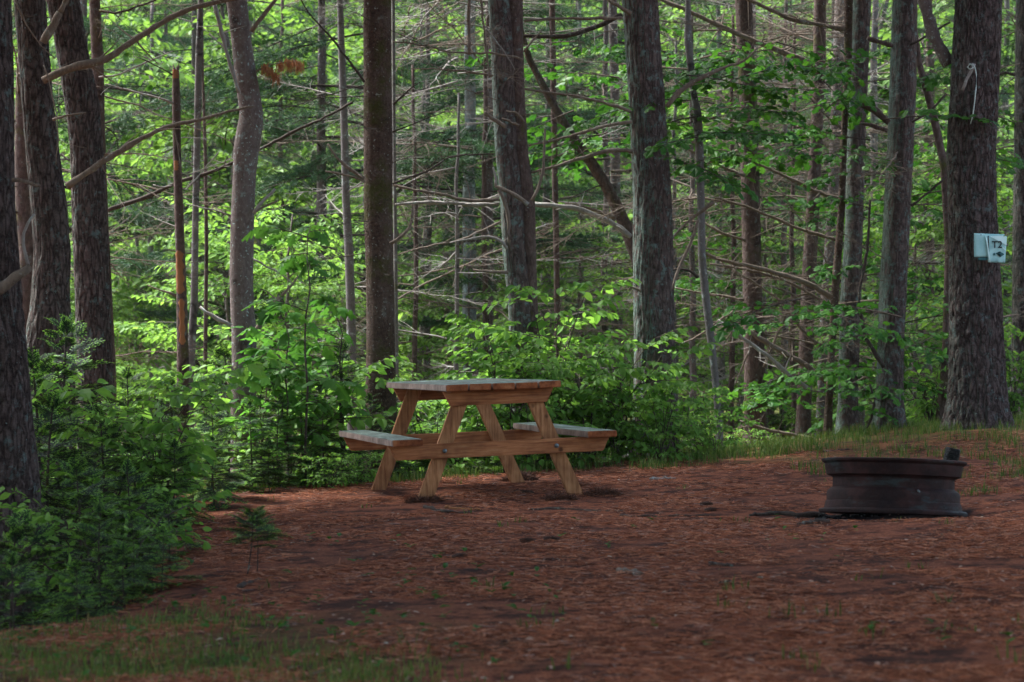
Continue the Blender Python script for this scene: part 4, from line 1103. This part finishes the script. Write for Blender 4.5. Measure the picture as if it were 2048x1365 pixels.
# (photo x, photo row of the top, distance, master, scale tweak)
fir_list = [
 (25, 1105, 8.45, 3), (150, 1130, 8.5, 3), (250, 1110, 8.8, 3), (30, 1050, 9.0, 3), (205, 1010, 9.3, 1), (262, 1025, 9.4, 1), (150, 930, 10.6, 1), (250, 925, 10.8, 1), (335, 985, 11.0, 3), (325, 1050, 9.3, 3),
 (110, 800, 12.2, 0), (200, 820, 12.4, 0), (290, 840, 12.6, 1), (345, 880, 12.4, 1), (130, 650, 13.6, 2), (60, 720, 13.2, 2), (250, 745, 14.2, 2), (340, 760, 14.6, 2), (420, 785, 14.4, 0), (425, 870, 13.9, 1),
 (500, 800, 15.2, 0), (560, 790, 15.6, 0), (610, 740, 16.2, 2), (690, 690, 16.3, 2), (650, 800, 15.9, 0), (740, 790, 16.6, 0), (540, 880, 15.1, 3), (620, 890, 15.5, 3), (700, 880, 15.8, 3), (820, 800, 17.2, 0), (790, 870, 16.5, 3),
 (880, 810, 17.4, 0), (870, 880, 16.8, 3), (950, 800, 17.6, 0), (960, 880, 17.1, 3), (1020, 820, 17.8, 1), (1090, 830, 17.9, 1), (1160, 850, 17.9, 1), (1235, 845, 18.0, 1), (1300, 850, 18.2, 1), (1190, 880, 17.7, 3), (1120, 885, 17.6, 3), (1040, 885, 17.4, 3),
 (1360, 860, 18.4, 3), (450, 700, 17.6, 2), (1560, 800, 24, 2), (1830, 780, 23, 2), (1400, 800, 20.5, 0)]
for q, (px, ty, d, mi) in enumerate(fir_list):
    x = px2x(px, d); zb = gz(x, d); H0 = (.0, 0)[0]
    need = (CZ - (ty - 682.5) / F * d) - zb
    Hm = (1.15, .85, 1.45, .6)[mi]
    s = max(.45, need / Hm)
    ht = 'tall' if s * Hm > 1.2 else ('knee-high' if s * Hm < .7 else 'waist-high')
    if d < 11.2: pos = ('at the foot of the edge pine' if px < 140 else 'on the bank before the arching shrub' if px < 280 else 'on the bank beside the stunted fir')
    elif d < 15: pos = 'in the thicket before the ' + sorted(LM, key=lambda q_: abs(q_[0] - px))[0][1]
    else: pos = 'past the clearing ' + where(px)
    plant('fir_sapling', firs[mi], x, d, f'{ht} bright-tipped fir sapling {pos}', 'fir sapling', 'fir saplings in the thicket around the clearing', rs.uniform(0, 6.28), s)
# stunted little fir standing alone on the bank
stf = small_fir(29, .30, .19, .5, 24)
plant('fir_sapling', stf, px2x(492, 9.55), 9.55, 'stunted little fir with two bare dark stems standing alone on the red bank', 'fir sapling', None, .8, .95, tilt=(0, .12))
plant('fir_sapling', small_fir(30, .26, .13, .6, 12), px2x(512, 9.75), 9.75, 'smaller bare-stemmed companion close behind the stunted fir', 'fir sapling', None, .2, 1)

shr = [shrub(41, 1.25, .75, 7, OVATE, .095, 'leaf', nspray=5), shrub(42, 1.0, .8, 7, OVATE, .09, 'leaf', nspray=5), shrub(43, .7, .55, 7, OVATE, .07, 'leaf', nspray=6), shrub(44, 1.5, .6, 6, OVATE, .095, 'leaf', nspray=9)]
shH = (1.15, .95, .65, 1.4)
shrub_list = [(300, 728, 12.6, 3, 'arching leafy shrub with large pale leaves over the firs'), (190, 700, 13.4, 0, 'leafy shrub in front of the broad ridged pine'), (215, 985, 10.4, 2, 'low leafy shrub among the lower left firs'),
 (1010, 612, 16.9, 3, 'tall arching shrub with large pale leaves behind the table top'), (1100, 540, 17.2, 3, 'tallest leafy shrub between the twin pine and the lichened pine'),
 (1180, 640, 17.2, 0, 'leafy shrub left of the lichened grey pine'), (1060, 690, 16.9, 0, 'leafy shrub directly behind the table top'), (1262, 660, 17.3, 3, 'slender leafy shrub in front of the lichened grey pine'), (1350, 750, 17.3, 0, 'spreading leafy shrub with the foot of the lichened grey pine behind it'),
 (1430, 790, 17.7, 0, 'leafy shrub at the foot of the wavy slim maple'), (1230, 760, 17.2, 0, 'leafy shrub beyond the right end of the table'), (1290, 800, 17.4, 1, 'low leafy shrub beyond the right bench'), (1390, 810, 17.8, 1, 'low leafy shrub right of the right bench'), (1150, 770, 17.5, 1, 'leafy shrub behind the right table corner'),
 (1320, 745, 16.9, 0, 'full leafy shrub hiding the foot of the lichened pine'), (860, 740, 17.4, 1, 'leafy shrub right of the mossy brown trunk'), (560, 700, 16.4, 0, 'leafy shrub under the oak sapling'), (660, 960, 15.35, 2, 'low broad-leaved plant by the left bench'), (720, 955, 15.6, 2, 'low leafy plant under the left bench end'), (310, 975, 12.0, 2, 'drooping leafy plant near the edge of the needle bank'),
 (1500, 850, 19.3, 2, 'low pale leafy plant at the foot of the straight brown trunk'), (1620, 800, 22, 1, 'leafy shrub behind the narrow flaking trunk'), (1860, 640, 19.8, 0, 'leafy shrub between the banded trunk and the sign tree'), (2030, 640, 19.6, 3, 'leafy shrub right of the sign tree'), (1880, 760, 20.5, 1, 'low leafy shrub behind the sign tree'), (930, 700, 18.4, 0, 'leafy shrub left of the twin pine'), (800, 730, 18.6, 0, 'leafy shrub just behind the mossy brown trunk')]
for px, ty, d, mi, lab in shrub_list:
    x = px2x(px, d); need = (CZ - (ty - 682.5) / F * d) - gz(x, d)
    if need < .2: need = .25
    plant('leafy_shrub', shr[mi], x, d, lab, 'shrub', 'leafy shrubs around the clearing', rs.uniform(0, 6.28), need / shH[mi])

# oak sapling with big lobed leaves
oak = shrub(51, 1.7, .5, 1, OAK, .16, 'leaf_oak', nspray=11, low=.18, spl=.26, tw=2, pr_=1)
x = px2x(612, 15.6); plant('oak_sapling', oak, x, 15.6, 'slender sapling with big lobed leaves between the kinked grey trunk and the mossy one', 'sapling', None, .6, ((CZ - (425 - 682.5) / F * 15.6) - gz(x, 15.6)) / 1.55)
mpl = shrub(52, 1.3, .5, 2, MAPLE, .105, 'leaf_oak', nspray=5, low=.35, spl=.32, tw=3, pr_=1)
for px, ty, d, lab in ((575, 600, 15.9, 'maple sapling with broad leaves left of the slender oak sapling'), (690, 590, 16.4, 'maple sapling with broad leaves hard left of the mossy brown trunk'), (520, 660, 16.0, 'small maple sapling at the foot of the kinked grey trunk')):
    x = px2x(px, d); plant('maple_sapling', mpl, x, d, lab, 'sapling', None, rs.uniform(0, 6), ((CZ - (ty - 682.5) / F * d) - gz(x, d)) / 1.2)

# layered maple sprays of the mid-ground (dark green, right half)
rs2 = np.random.default_rng(61)
mspray = [leaf_spray(rs2, 1.0, MAPLE_S, .10, 8, 5, .3) for _ in range(4)]
def spray_crown(seed, n, xr, yr, zr):
    rs = np.random.default_rng(seed); fo = MB()
    for q in range(n):
        o = [rs.uniform(*xr), rs.uniform(*yr), rs.uniform(*zr)]
        A, S, U = frame(rs.uniform(0, 6.28), R(rs.uniform(-12, 14)), rs.uniform(-.25, .25), rs.uniform(.6, 1.1)); fo.put(mspray[q % 4], [o], [A], [S], [U])
    return fo.mesh('maple_sprays', [M['leaf_dark'], M['twig_dark']], False)
def attach_sprays(key, seed, n, px0, px1, py0, py1, d, dy=.8):
    o = TR[key][0]; b = TR[key][3]
    xr = (px2x(px0, d) - b[0], px2x(px1, d) - b[0]); zr = (CZ - (py1 - 682.5) / F * d - b[2], CZ - (py0 - 682.5) / F * d - b[2])
    obj('leaf_spray', spray_crown(seed, n, xr, (d - dy - b[1], d + dy - b[1]), zr), o)
attach_sprays('N', 1, 20, 1090, 1480, 60, 300, 18.8)
attach_sprays('N', 2, 18, 1340, 1560, 140, 330, 18.3)
attach_sprays('N', 21, 14, 1340, 1560, 300, 620, 21.5)
attach_sprays('R', 3, 15, 1500, 1760, 60, 330, 18.6)
attach_sprays('R', 4, 16, 1620, 1900, 300, 560, 19.9)
attach_sprays('R', 5, 22, 1560, 1800, 600, 830, 18.9)
attach_sprays('U2', 6, 18, 1780, 1900, 540, 840, 20.3)
attach_sprays('U2', 7, 12, 1820, 1920, 100, 420, 20.5)

# ------------------------------------------------------------------ far trunks, bare young conifers, background trees
fm = [MB() for _ in range(3)]
def thin_trunk(seed, r0, mk, H=9):
    rs = np.random.default_rng(seed); t = np.linspace(0, 1, 30); mb = MB()
    P = np.stack([.12 * np.cumsum(rs.normal(0, .12, 30)), .12 * np.cumsum(rs.normal(0, .12, 30)), -.4 + H * t], -1)
    mb.tube(P, r0 * (1 - .6 * t), 12, 0, True, .12, seed); return mb.mesh('thin_trunk', [M[mk]])
thin = {('birchy'): thin_trunk(1, .07, 'birchy'), 'lichen': thin_trunk(2, .09, 'lichen'), 'brown': thin_trunk(3, .07, 'brown'), 'smooth': thin_trunk(4, .075, 'smooth')}
rs = np.random.default_rng(71)
far_list = [(1462, 22.5, 'brown', .5, 'thin bristly dead stem left of the straight brown trunk'), (1385, 22, 'smooth', .5, 'thin bristly grey stem left of the wavy maple'), (1590, 23, 'brown', .5, 'thin bristly stem left of the flaking trunk'), (1350, 24, 'birchy', .5, 'pale bristly stem right of the lichened pine'), (915, 21.5, 'birchy', .45, 'thin pale bristly stem left of the lichen-crusted trunk'), (828, 22.5, 'brown', .5, 'thin bristly brown stem right of the mossy trunk'), (1725, 23, 'smooth', .6, 'thin bristly stem right of the scarred trunk'),
 (942, 24.5, 'lichen', 1.0, 'lichen-crusted pale trunk left of the twin pine'), (972, 23, 'brown', .6, 'thin brown trunk close left of the twin pine'), (855, 27, 'smooth', .7, 'slim grey trunk right of the mossy brown trunk'), (1568, 25, 'smooth', .6, 'slim grey trunk right of the straight brown trunk'),
 (1752, 27, 'birchy', .9, 'pale trunk glimpsed left of the banded mossy trunk'), (1540, 30, 'brown', .8, 'thin far trunk between the straight brown and narrow flaking trunks'), (640, 28, 'smooth', .8, 'thin far trunk behind the oak sapling'), (560, 32, 'brown', .8, 'thin far trunk right of the kinked grey trunk'),
 (1210, 26, 'smooth', .7, 'thin far trunk left of the lichened grey pine'), (1160, 31, 'birchy', .8, 'pale far trunk behind the tallest leafy shrub'), (1440, 29, 'birchy', .8, 'pale far trunk right of the wavy slim maple'), (1850, 28, 'brown', 1.0, 'far brown trunk left of the sign tree'),
 (2015, 30, 'birchy', .9, 'pale far trunk right of the sign tree'), (35, 19, 'brown', 1.2, 'dark trunk glimpsed behind the crooked pine'), (300, 33, 'smooth', .8, 'thin far trunk left of the broken snag'), (1655, 33, 'smooth', .9, 'far grey trunk behind the scarred trunk pair'), (730, 33, 'birchy', .7, 'pale far trunk left of the mossy brown trunk'), (900, 34, 'brown', .8, 'far brown trunk behind the lichen-crusted one')]
for px, d, mk, s, lab in far_list:
    x = px2x(px, d); o = empty('background_tree', (x, d, gz(x, d)), lab, 'tree', None, rs.uniform(0, 6)); obj('trunk', thin[mk], o, scale=s)
    kk = 'twig_grey' if mk in ('lichen', 'birchy') else 'twig'
    for q in range(30 if d < 28 else 16):
        z = rs.uniform(.6, 5.5); obj('branch', DEADM[kk][rs.integers(0, 5)], o, (0, 0, z), Euler((rs.uniform(-.5, .5), R(rs.uniform(-20, 16)), rs.uniform(0, 6.28)), 'XYZ'), float(rs.uniform(.5, 1.05)))

lt = [leafy_tree(81, 7, 1.9, .05, 95), leafy_tree(82, 9, 2.3, .08, 120), leafy_tree(83, 5, 1.6, .04, 75), leafy_tree(84, 11, 2.6, .12, 140, size=.14)]
con = [conifer(91, 10, 2.1, .2, 46), conifer(92, 8, 1.7, .12, 42, kind='fir'), conifer(93, 12, 2.4, .28, 50)]
rs = np.random.default_rng(101)
def ahead(n, d0, d1, masters, name, adj, cat, group, lo=-60, hi=2110, s0=.85, s1=1.2):
    for q in range(n):
        px = lo + (hi - lo) * (q + rs.uniform(.15, .85)) / n; d = rs.uniform(d0, d1); x = px2x(px, d)
        k = int(rs.integers(0, len(masters)))
        dist = '' #'beyond the clearing' if d < 30 else ('deep in the wood' if d < 42 else 'far back in the wood')
        plant(name, masters[k], x, d, f'{adj} {where(px)}'.replace('  ', ' '), cat, group, rs.uniform(0, 6.28), rs.uniform(s0, s1))
ahead(12, 21.5, 26, [lt[2]], 'young_maple', 'low bright leafy tree near the clearing,', 'tree', 'leafy young trees of the background', s0=.45, s1=.7)
ahead(14, 27, 34, [lt[0], lt[2]], 'young_maple', 'bright leafy tree farther back,', 'tree', 'leafy trees of the background')
ahead(16, 35, 44, [lt[0], lt[1]], 'leafy_tree', 'tall bright leafy tree deeper in,', 'tree', 'leafy trees of the background')
ahead(20, 46, 62, [lt[1], lt[3]], 'leafy_tree', 'tall pale green tree far back,', 'tree', 'leafy trees of the background', s0=1.0, s1=1.4)
ahead(24, 60, 84, [lt[1], lt[3]], 'leafy_tree', 'pale hillside tree', 'tree', 'leafy trees of the hillside behind', s0=1.0, s1=1.5)
ahead(12, 24, 30, [con[0], con[1]], 'pine_tree', 'bluish green conifer', 'tree', 'conifers of the background')
ahead(14, 31, 42, [con[0], con[2]], 'pine_tree', 'dark conifer deeper in,', 'tree', 'conifers of the background')

# ------------------------------------------------------------------ grass, litter, cones, sticks
def grass(name, spots_, label, hmin=.05, hmax=.14, mk='grass', wd=.0028, seed=1):
    rs = np.random.default_rng(seed)
    P = np.array(spots_); n = len(P)
    z = ground(P[:, 0], P[:, 1]); O = np.stack([P[:, 0], P[:, 1], z], -1)
    h = rs.uniform(hmin, hmax, n)[:, None]; az = rs.uniform(0, 6.28, n); ln = rs.uniform(.1, .9, n)[:, None]
    dr = np.stack([np.cos(az), np.sin(az), az * 0], -1); sd = np.stack([-np.sin(az), np.cos(az), az * 0], -1) * wd
    a = O - sd; b = O + sd; m1 = O + dr * ln * h * .3 + [0, 0, 1] * h * .6
    tip = O + dr * ln * h * .9 + [0, 0, 1] * h * (1 - .25 * ln)
    V = np.stack([a, b, m1 + sd * .7, m1 - sd * .7, tip], 1).reshape(-1, 3); k = (np.arange(n) * 5)[:, None]
    mb = MB(); mb.add(V, [k + np.array([[0, 1, 2, 3]]), k + np.array([[3, 2, 4]])])
    o = obj(name, mb.mesh(name, [M[mk]], False)); return tag(o, label, 'grass', None, 'stuff')
rs = np.random.default_rng(111)
def clumps(nc, xr, yr, per, sp, cond=None):
    out = []
    while len(out) < nc * per:
        x, y = rs.uniform(*xr), rs.uniform(*yr)
        if cond and not cond(x, y): continue
        out += [(x + rs.normal(0, sp), y + rs.normal(0, sp)) for _ in range(per)]
    return out
crest = lambda x, y: abs(y - np.interp(x, [-2.2, -1.4, 0, 1, 1.8, 3, 4.5], [15.0, 15.6, 16.6, 17.2, 18.0, 18.6, 19.6])) < (.35 if x < .8 else 1.1)
grass('grass', clumps(430, (-2.2, 4.9), (14.8, 20.6), 16, .05, crest) + clumps(150, (1.3, 4.4), (15.2, 18.4), 16, .05, lambda x, y: y > 19.4 - x * 1.0 - .8), 'short green grass along the far rim of the clearing', .03, .11, seed=2)
grass('grass', clumps(70, (1.9, 3.6), (12.8, 15.6), 14, .045, lambda x, y: vnoise([[x * 2, y * 2, 0]])[0] > .5), 'thin grass tufts behind the fire ring', .03, .09, seed=3)
grass('grass', clumps(520, (-2.3, -.2), (5.6, 8.6), 18, .09, lambda x, y: x < -.2 - (y - 6.5) * .45 and vnoise([[x * 2.5, y * 2.5, 5]])[0] > .42), 'dark green grass on the near left verge', .006, .045, wd=.0019, seed=4)
grass('grass', clumps(34, (-1.6, 2.2), (6.4, 9.2), 8, .03), 'scattered single grass tufts on the near needle floor', .015, .07, seed=5)
grass('grass', clumps(30, (-1.9, 3.4), (10.5, 15.5), 6, .03), 'small grass tufts dotted over the clearing', .01, .045, seed=6)

# pine needle litter
M['litter'], _t, _b = mat('fallen_pine_needles')
_g = nd(_t, "NewGeometry"); _c = ramp(_t, _g.outputs["Random Per Island"], [(0, (.06, .028, .022)), (.35, (.19, .066, .034)), (.7, (.37, .132, .068)), (.9, (.45, .22, .13)), (1, (.23, .19, .18))])
_t.links.new(_c, _b.inputs["Base Color"]); _b.inputs["Roughness"].default_value = .9; _b.inputs["Specular IOR Level"].default_value = .04
rs = np.random.default_rng(121)
n = 330000
y = 5.4 * (17.2 / 5.4) ** rs.uniform(0, 1, n); x = rs.uniform(-.245, .245, n) * y * 1.0
keep = (x > np.interp(y, [6, 8, 9, 12, 15], [-9, -2.6, -2.3, -2.5, -2.6])) & (y < np.interp(x, [-2, 0, 1.8, 4.5], [15.6, 17, 18.2, 19.5])); keep = keep & (fbm(np.stack([x * 2.3, y * 2.3, x * 0], -1), 44, 4) + rs.uniform(-.25, .25, len(x)) > np.interp(y, [6, 8.5, 10, 14], [.10, .04, -.08, -.05])) & ((x - 2.0) ** 2 + (y - 11.9) ** 2 > .33 * rs.uniform(.7, 1.4, len(x))); x = x[keep]; y = y[keep]; n = len(x)
z = ground(x, y) + rs.uniform(.002, .012, n)
az = rs.uniform(0, 6.28, n); ln = rs.uniform(.010, .034, n); wv = rs.uniform(.0004, .0009, n) * (y / 8) ** .5
d_ = np.stack([np.cos(az) * ln, np.sin(az) * ln, rs.normal(0, .10, n) * ln], -1); s_ = np.stack([-np.sin(az) * wv, np.cos(az) * wv, rs.uniform(0, 1, n) * wv], -1)
O = np.stack([x, y, z], -1)
V = np.stack([O - d_ - s_, O - d_ + s_, O + d_ + s_, O + d_ - s_], 1).reshape(-1, 3)
mb = MB(); mb.add(V, [np.arange(len(V)).reshape(-1, 4)])
tag(obj('needle_litter', mb.mesh('needle_litter', [M['litter']], False)), 'rust red fallen pine needles over the clearing floor', 'pine needles', None, 'stuff')
# dead leaves and bark flakes
M['flake'] = leafmat('dead_leaf', (.10, .05, .035), (.30, .20, .15), .1, (.34, .38, .33))
n = 1500; y = 6.0 * (17 / 6.4) ** rs.uniform(0, 1, n); x = rs.uniform(-.24, .24, n) * y; k = x > np.interp(y, [6, 8, 9, 15], [-9, -2.4, -1.7, -2.2]); x, y = x[k], y[k]; n = len(x)
O = np.stack([x, y, ground(x, y) + .008], -1); A = unit(rs.normal(0, 1, (n, 3)) * [1, 1, .15]); U = unit(np.array([0, 0, 1.]) + rs.normal(0, .25, (n, 3))); S = unit(np.cross(U, A)); U = np.cross(A, S)
sz = rs.uniform(.008, .03, (n, 1)); mb = MB(); mb.put(OVATE, O, A * sz, S * sz, U * sz)
tag(obj('leaf_litter', mb.mesh('leaf_litter', [M['flake']], False)), 'bleached dead leaves and bark flakes strewn over the needles', 'dead leaves', None, 'stuff')

# small seedlings on the near floor (low green leaves)
sdl = MB()
for _ in range(150):
    if rs.uniform() < .7: x, y = rs.uniform(-1.7, .2), rs.uniform(6.6, 9.5)
    else: x, y = rs.uniform(-1.6, 1.6), rs.uniform(6.6, 12)
    if x < -1.5 and y > 8.3: continue
    z = gz(x, y); m = rs.integers(2, 5)
    for q in range(m):
        a = rs.uniform(0, 6.28); A = unit([math.cos(a), math.sin(a), rs.uniform(.1, .7)]); S = unit(np.cross([0, 0, 1.], A)); U = np.cross(A, S); s = rs.uniform(.02, .045)
        sdl.put(OVATE, [[x, y, z + rs.uniform(.01, .04)]], [A * s], [S * s], [U * s])
tag(obj('ground_cover', sdl.mesh('ground_cover', [M['leaf_dark']], False)), 'tiny green seedlings sprouting through the needles', 'seedlings', None, 'stuff')

# pine cones
def cone_mesh():
    mb = MB(); rs = np.random.default_rng(5)
    mb.tube([(0, 0, 0), (.1, 0, 0)], [.010, .006], 7)
    for q in range(60):
        t = q / 60; a = q * 2.4; r = .021 * math.sin(math.pi * (.15 + .8 * t)) ** .7; x = t * .1
        A = np.array([.35, math.cos(a), math.sin(a)]); A = unit(A); S = unit(np.cross(A, [1, 0, 0])); U = np.cross(A, S)
        mb.put(OVATE, [[x, 0, 0]], [A * r * 1.3], [S * r * 1.5], [U * r])
    return mb.mesh('cone', [M['cone']])
M['cone'] = plain('cone_scale', (.07, .04, .03), .8)
cm = cone_mesh()
for px, py, lab in ((1400, 1012, 'dark pine cone lying on the needles left of the fire ring'), (905, 1118, 'dark open pine cone on the needles in front of the table'), (1040, 1085, 'half-buried pine cone before the table, upper of two'), (1088, 1082, 'small cone right of the half-buried one'),
                    (1045, 988, 'pine cone under the table between the near legs'), (1410, 1024, 'broken cone scrap near the cone left of the fire ring')):
    d = 9.; 
    for _ in range(20): d = (CZ - gz(px2x(px, d), d)) / ((py - 682.5) / F)
    x = px2x(px, d); o = obj('pine_cone', cm, None, (x, d, gz(x, d) + .010), (rs.uniform(0, 3), 0, rs.uniform(-.4, .6)), .75); tag(o, lab, 'pine cone', 'pine cones on the ground')
# sticks and roots on the ground
def on_ground(px, py):
    d = 10.
    for _ in range(30): d = .5 * d + .5 * (CZ - gz(px2x(px, d), d)) / ((py - 682.5) / F)
    return d
for q, (pts, w0, w1, mk, lab, nm) in enumerate([
    ([(1648, 1034), (1600, 1034), (1560, 1030), (1520, 1031), (1500, 1033)], .022, .008, 'twig_dark', 'long dark root running left from the fire ring', 'tree_root'),
    ([(1660, 1046), (1625, 1048), (1595, 1052)], .018, .008, 'twig_dark', 'short dark root in front of the longer one by the fire ring', 'tree_root'),
    ([(1420, 1130), (1445, 1132), (1464, 1134)], .012, .007, 'twig_dark', 'short black stick on the needles below the fire ring', 'stick'),
    ([(1236, 1143), (1262, 1147), (1284, 1151)], .013, .010, 'twig', 'short pale broken stick on the open needles', 'stick'),
    ([(1440, 1168), (1460, 1168), (1480, 1170)], .007, .004, 'twig_dark', 'thin dark twig below the black stick', 'stick'),
    ([(480, 1178), (500, 1168), (522, 1160)], .012, .006, 'twig_dark', 'dark twig on the red bank below the stunted fir', 'stick'),
    ([(890, 1018), (920, 1019), (960, 1021)], .010, .006, 'snagwood', 'thin orange stick in front of the near left table leg', 'stick'),
    ([(850, 1016), (870, 1022), (900, 1026), (940, 1026)], .014, .006, 'twig_dark', 'dark surface root before the near left table leg', 'tree_root'),
    ([(1060, 1020), (1110, 1018), (1180, 1022), (1250, 1024)], .009, .005, 'twig_dark', 'dark surface root right of the table', 'tree_root'),
    ([(1240, 1033), (1320, 1034), (1440, 1033)], .008, .004, 'twig_dark', 'faint dark root on the open floor left of the fire ring', 'tree_root'),
    ([(1300, 960), (1330, 958), (1350, 958)], .010, .006, 'twig_grey', 'small grey stick beyond the table on the right', 'stick'),
    ([(1645, 905), (1672, 903), (1700, 900)], .01, .006, 'twig_dark', 'short twig in the grass above the fire ring left end', 'stick')]):
    P = []
    for px, py in pts:
        d = on_ground(px, py); x = px2x(px, d); P.append((x, d, gz(x, d) + w0 * .25))
    P = np.array(P); t = np.linspace(0, len(P) - 1, 18); P = np.stack([np.interp(t, np.arange(len(P)), P[:, c]) for c in range(3)], -1); P[1:-1] += rs.normal(0, .004, (16, 3))
    P[:, 2] = np.maximum(P[:, 2], ground(P[:, 0], P[:, 1]) + w1 * .2)
    mb = MB(); mb.tube(P, np.linspace(w0, w1, 18), 8, 0, True, .25, q); o = obj(nm, mb.mesh(nm, [M[mk]], True, P[0]), None, tuple(P[0])); tag(o, lab, 'root' if 'root' in nm else 'stick')
# needle piles at the far right table foot and right of the near right foot
def pile(px, py, rx, h, lab, seed):
    rs = np.random.default_rng(seed); d = on_ground(px, py); cx = px2x(px, d); n = 1500
    r = np.sqrt(rs.uniform(0, 1, n)); a = rs.uniform(0, 6.28, n); x = cx + r * rx * np.cos(a); y = d + r * rx * .6 * np.sin(a)
    z = ground(x, y) + h * (1 - r ** 2) * rs.uniform(.3, 1, n); O = np.stack([x, y, z], -1); D = unit(rs.normal(0, 1, (n, 3)) * [1, 1, .45]) * rs.uniform(.02, .05, (n, 1)); s = unit(rs.normal(0, 1, (n, 3))) * .0013
    V = np.stack([O - D - s, O - D + s, O + D + s, O + D - s], 1).reshape(-1, 3); mb = MB(); mb.add(V, [np.arange(len(V)).reshape(-1, 4)])
    th = np.linspace(0, 6.283, 25)[:-1]; rr = np.linspace(1, 0, 5)
    G = []
    for q in rr:
        for t_ in th:
            xx, yy = cx + q * rx * .95 * math.cos(t_), d + q * rx * .57 * math.sin(t_); G.append((xx, yy, gz(xx, yy) - .01 + (h * .75 + .01) * (1 - q * q) * (1 + .2 * math.sin(5 * t_ + seed))))
    i = np.arange(4)[:, None] * 24; j = np.arange(24)[None]; mb.add(G, [np.stack([i + j, i + (j + 1) % 24, i + 24 + (j + 1) % 24, i + 24 + j], -1).reshape(-1, 4)], 1)
    tag(obj('needle_pile', mb.mesh('needle_pile', [M['pile'], M['ground']], False)), lab, 'needle pile', None, 'stuff')
M['pile'], _t, _b = mat('dark_matted_needles'); _g = nd(_t, "NewGeometry")
_t.links.new(ramp(_t, _g.outputs["Random Per Island"], [(0, (.03, .016, .012)), (.6, (.10, .045, .03)), (1, (.2, .09, .05))]), _b.inputs["Base Color"])
pile(1040, 962, .11, .06, 'dark mound of matted needles against the far right table foot', 1)
pile(1205, 992, .11, .035, 'dark scrap of matted needles right of the near right table foot', 2)
pile(1120, 1000, .10, .018, 'flat dark scrap of needles left of the near right table foot', 3)
pile(850, 1004, .10, .022, 'low dark heap of needles at the near left table foot', 4)

# ------------------------------------------------------------------ damp forest air
hb_ = MB(); hb_.box((-150, -55, -3.5), (150, 150, 42))
hm = bpy.data.materials.new('haze'); hm.use_nodes = True; ht = hm.node_tree; ht.nodes.clear()
ho = ht.nodes.new('ShaderNodeOutputMaterial'); hv = ht.nodes.new('ShaderNodeVolumePrincipled')
hv.inputs['Color'].default_value = (.93, .97, 1, 1); hv.inputs['Density'].default_value = .0002; hv.inputs['Anisotropy'].default_value = .2
ht.links.new(hv.outputs[0], ho.inputs['Volume'])
tag(obj('haze', hb_.mesh('haze', [hm], False)), 'thin pale air between the trees', 'haze', None, 'stuff')
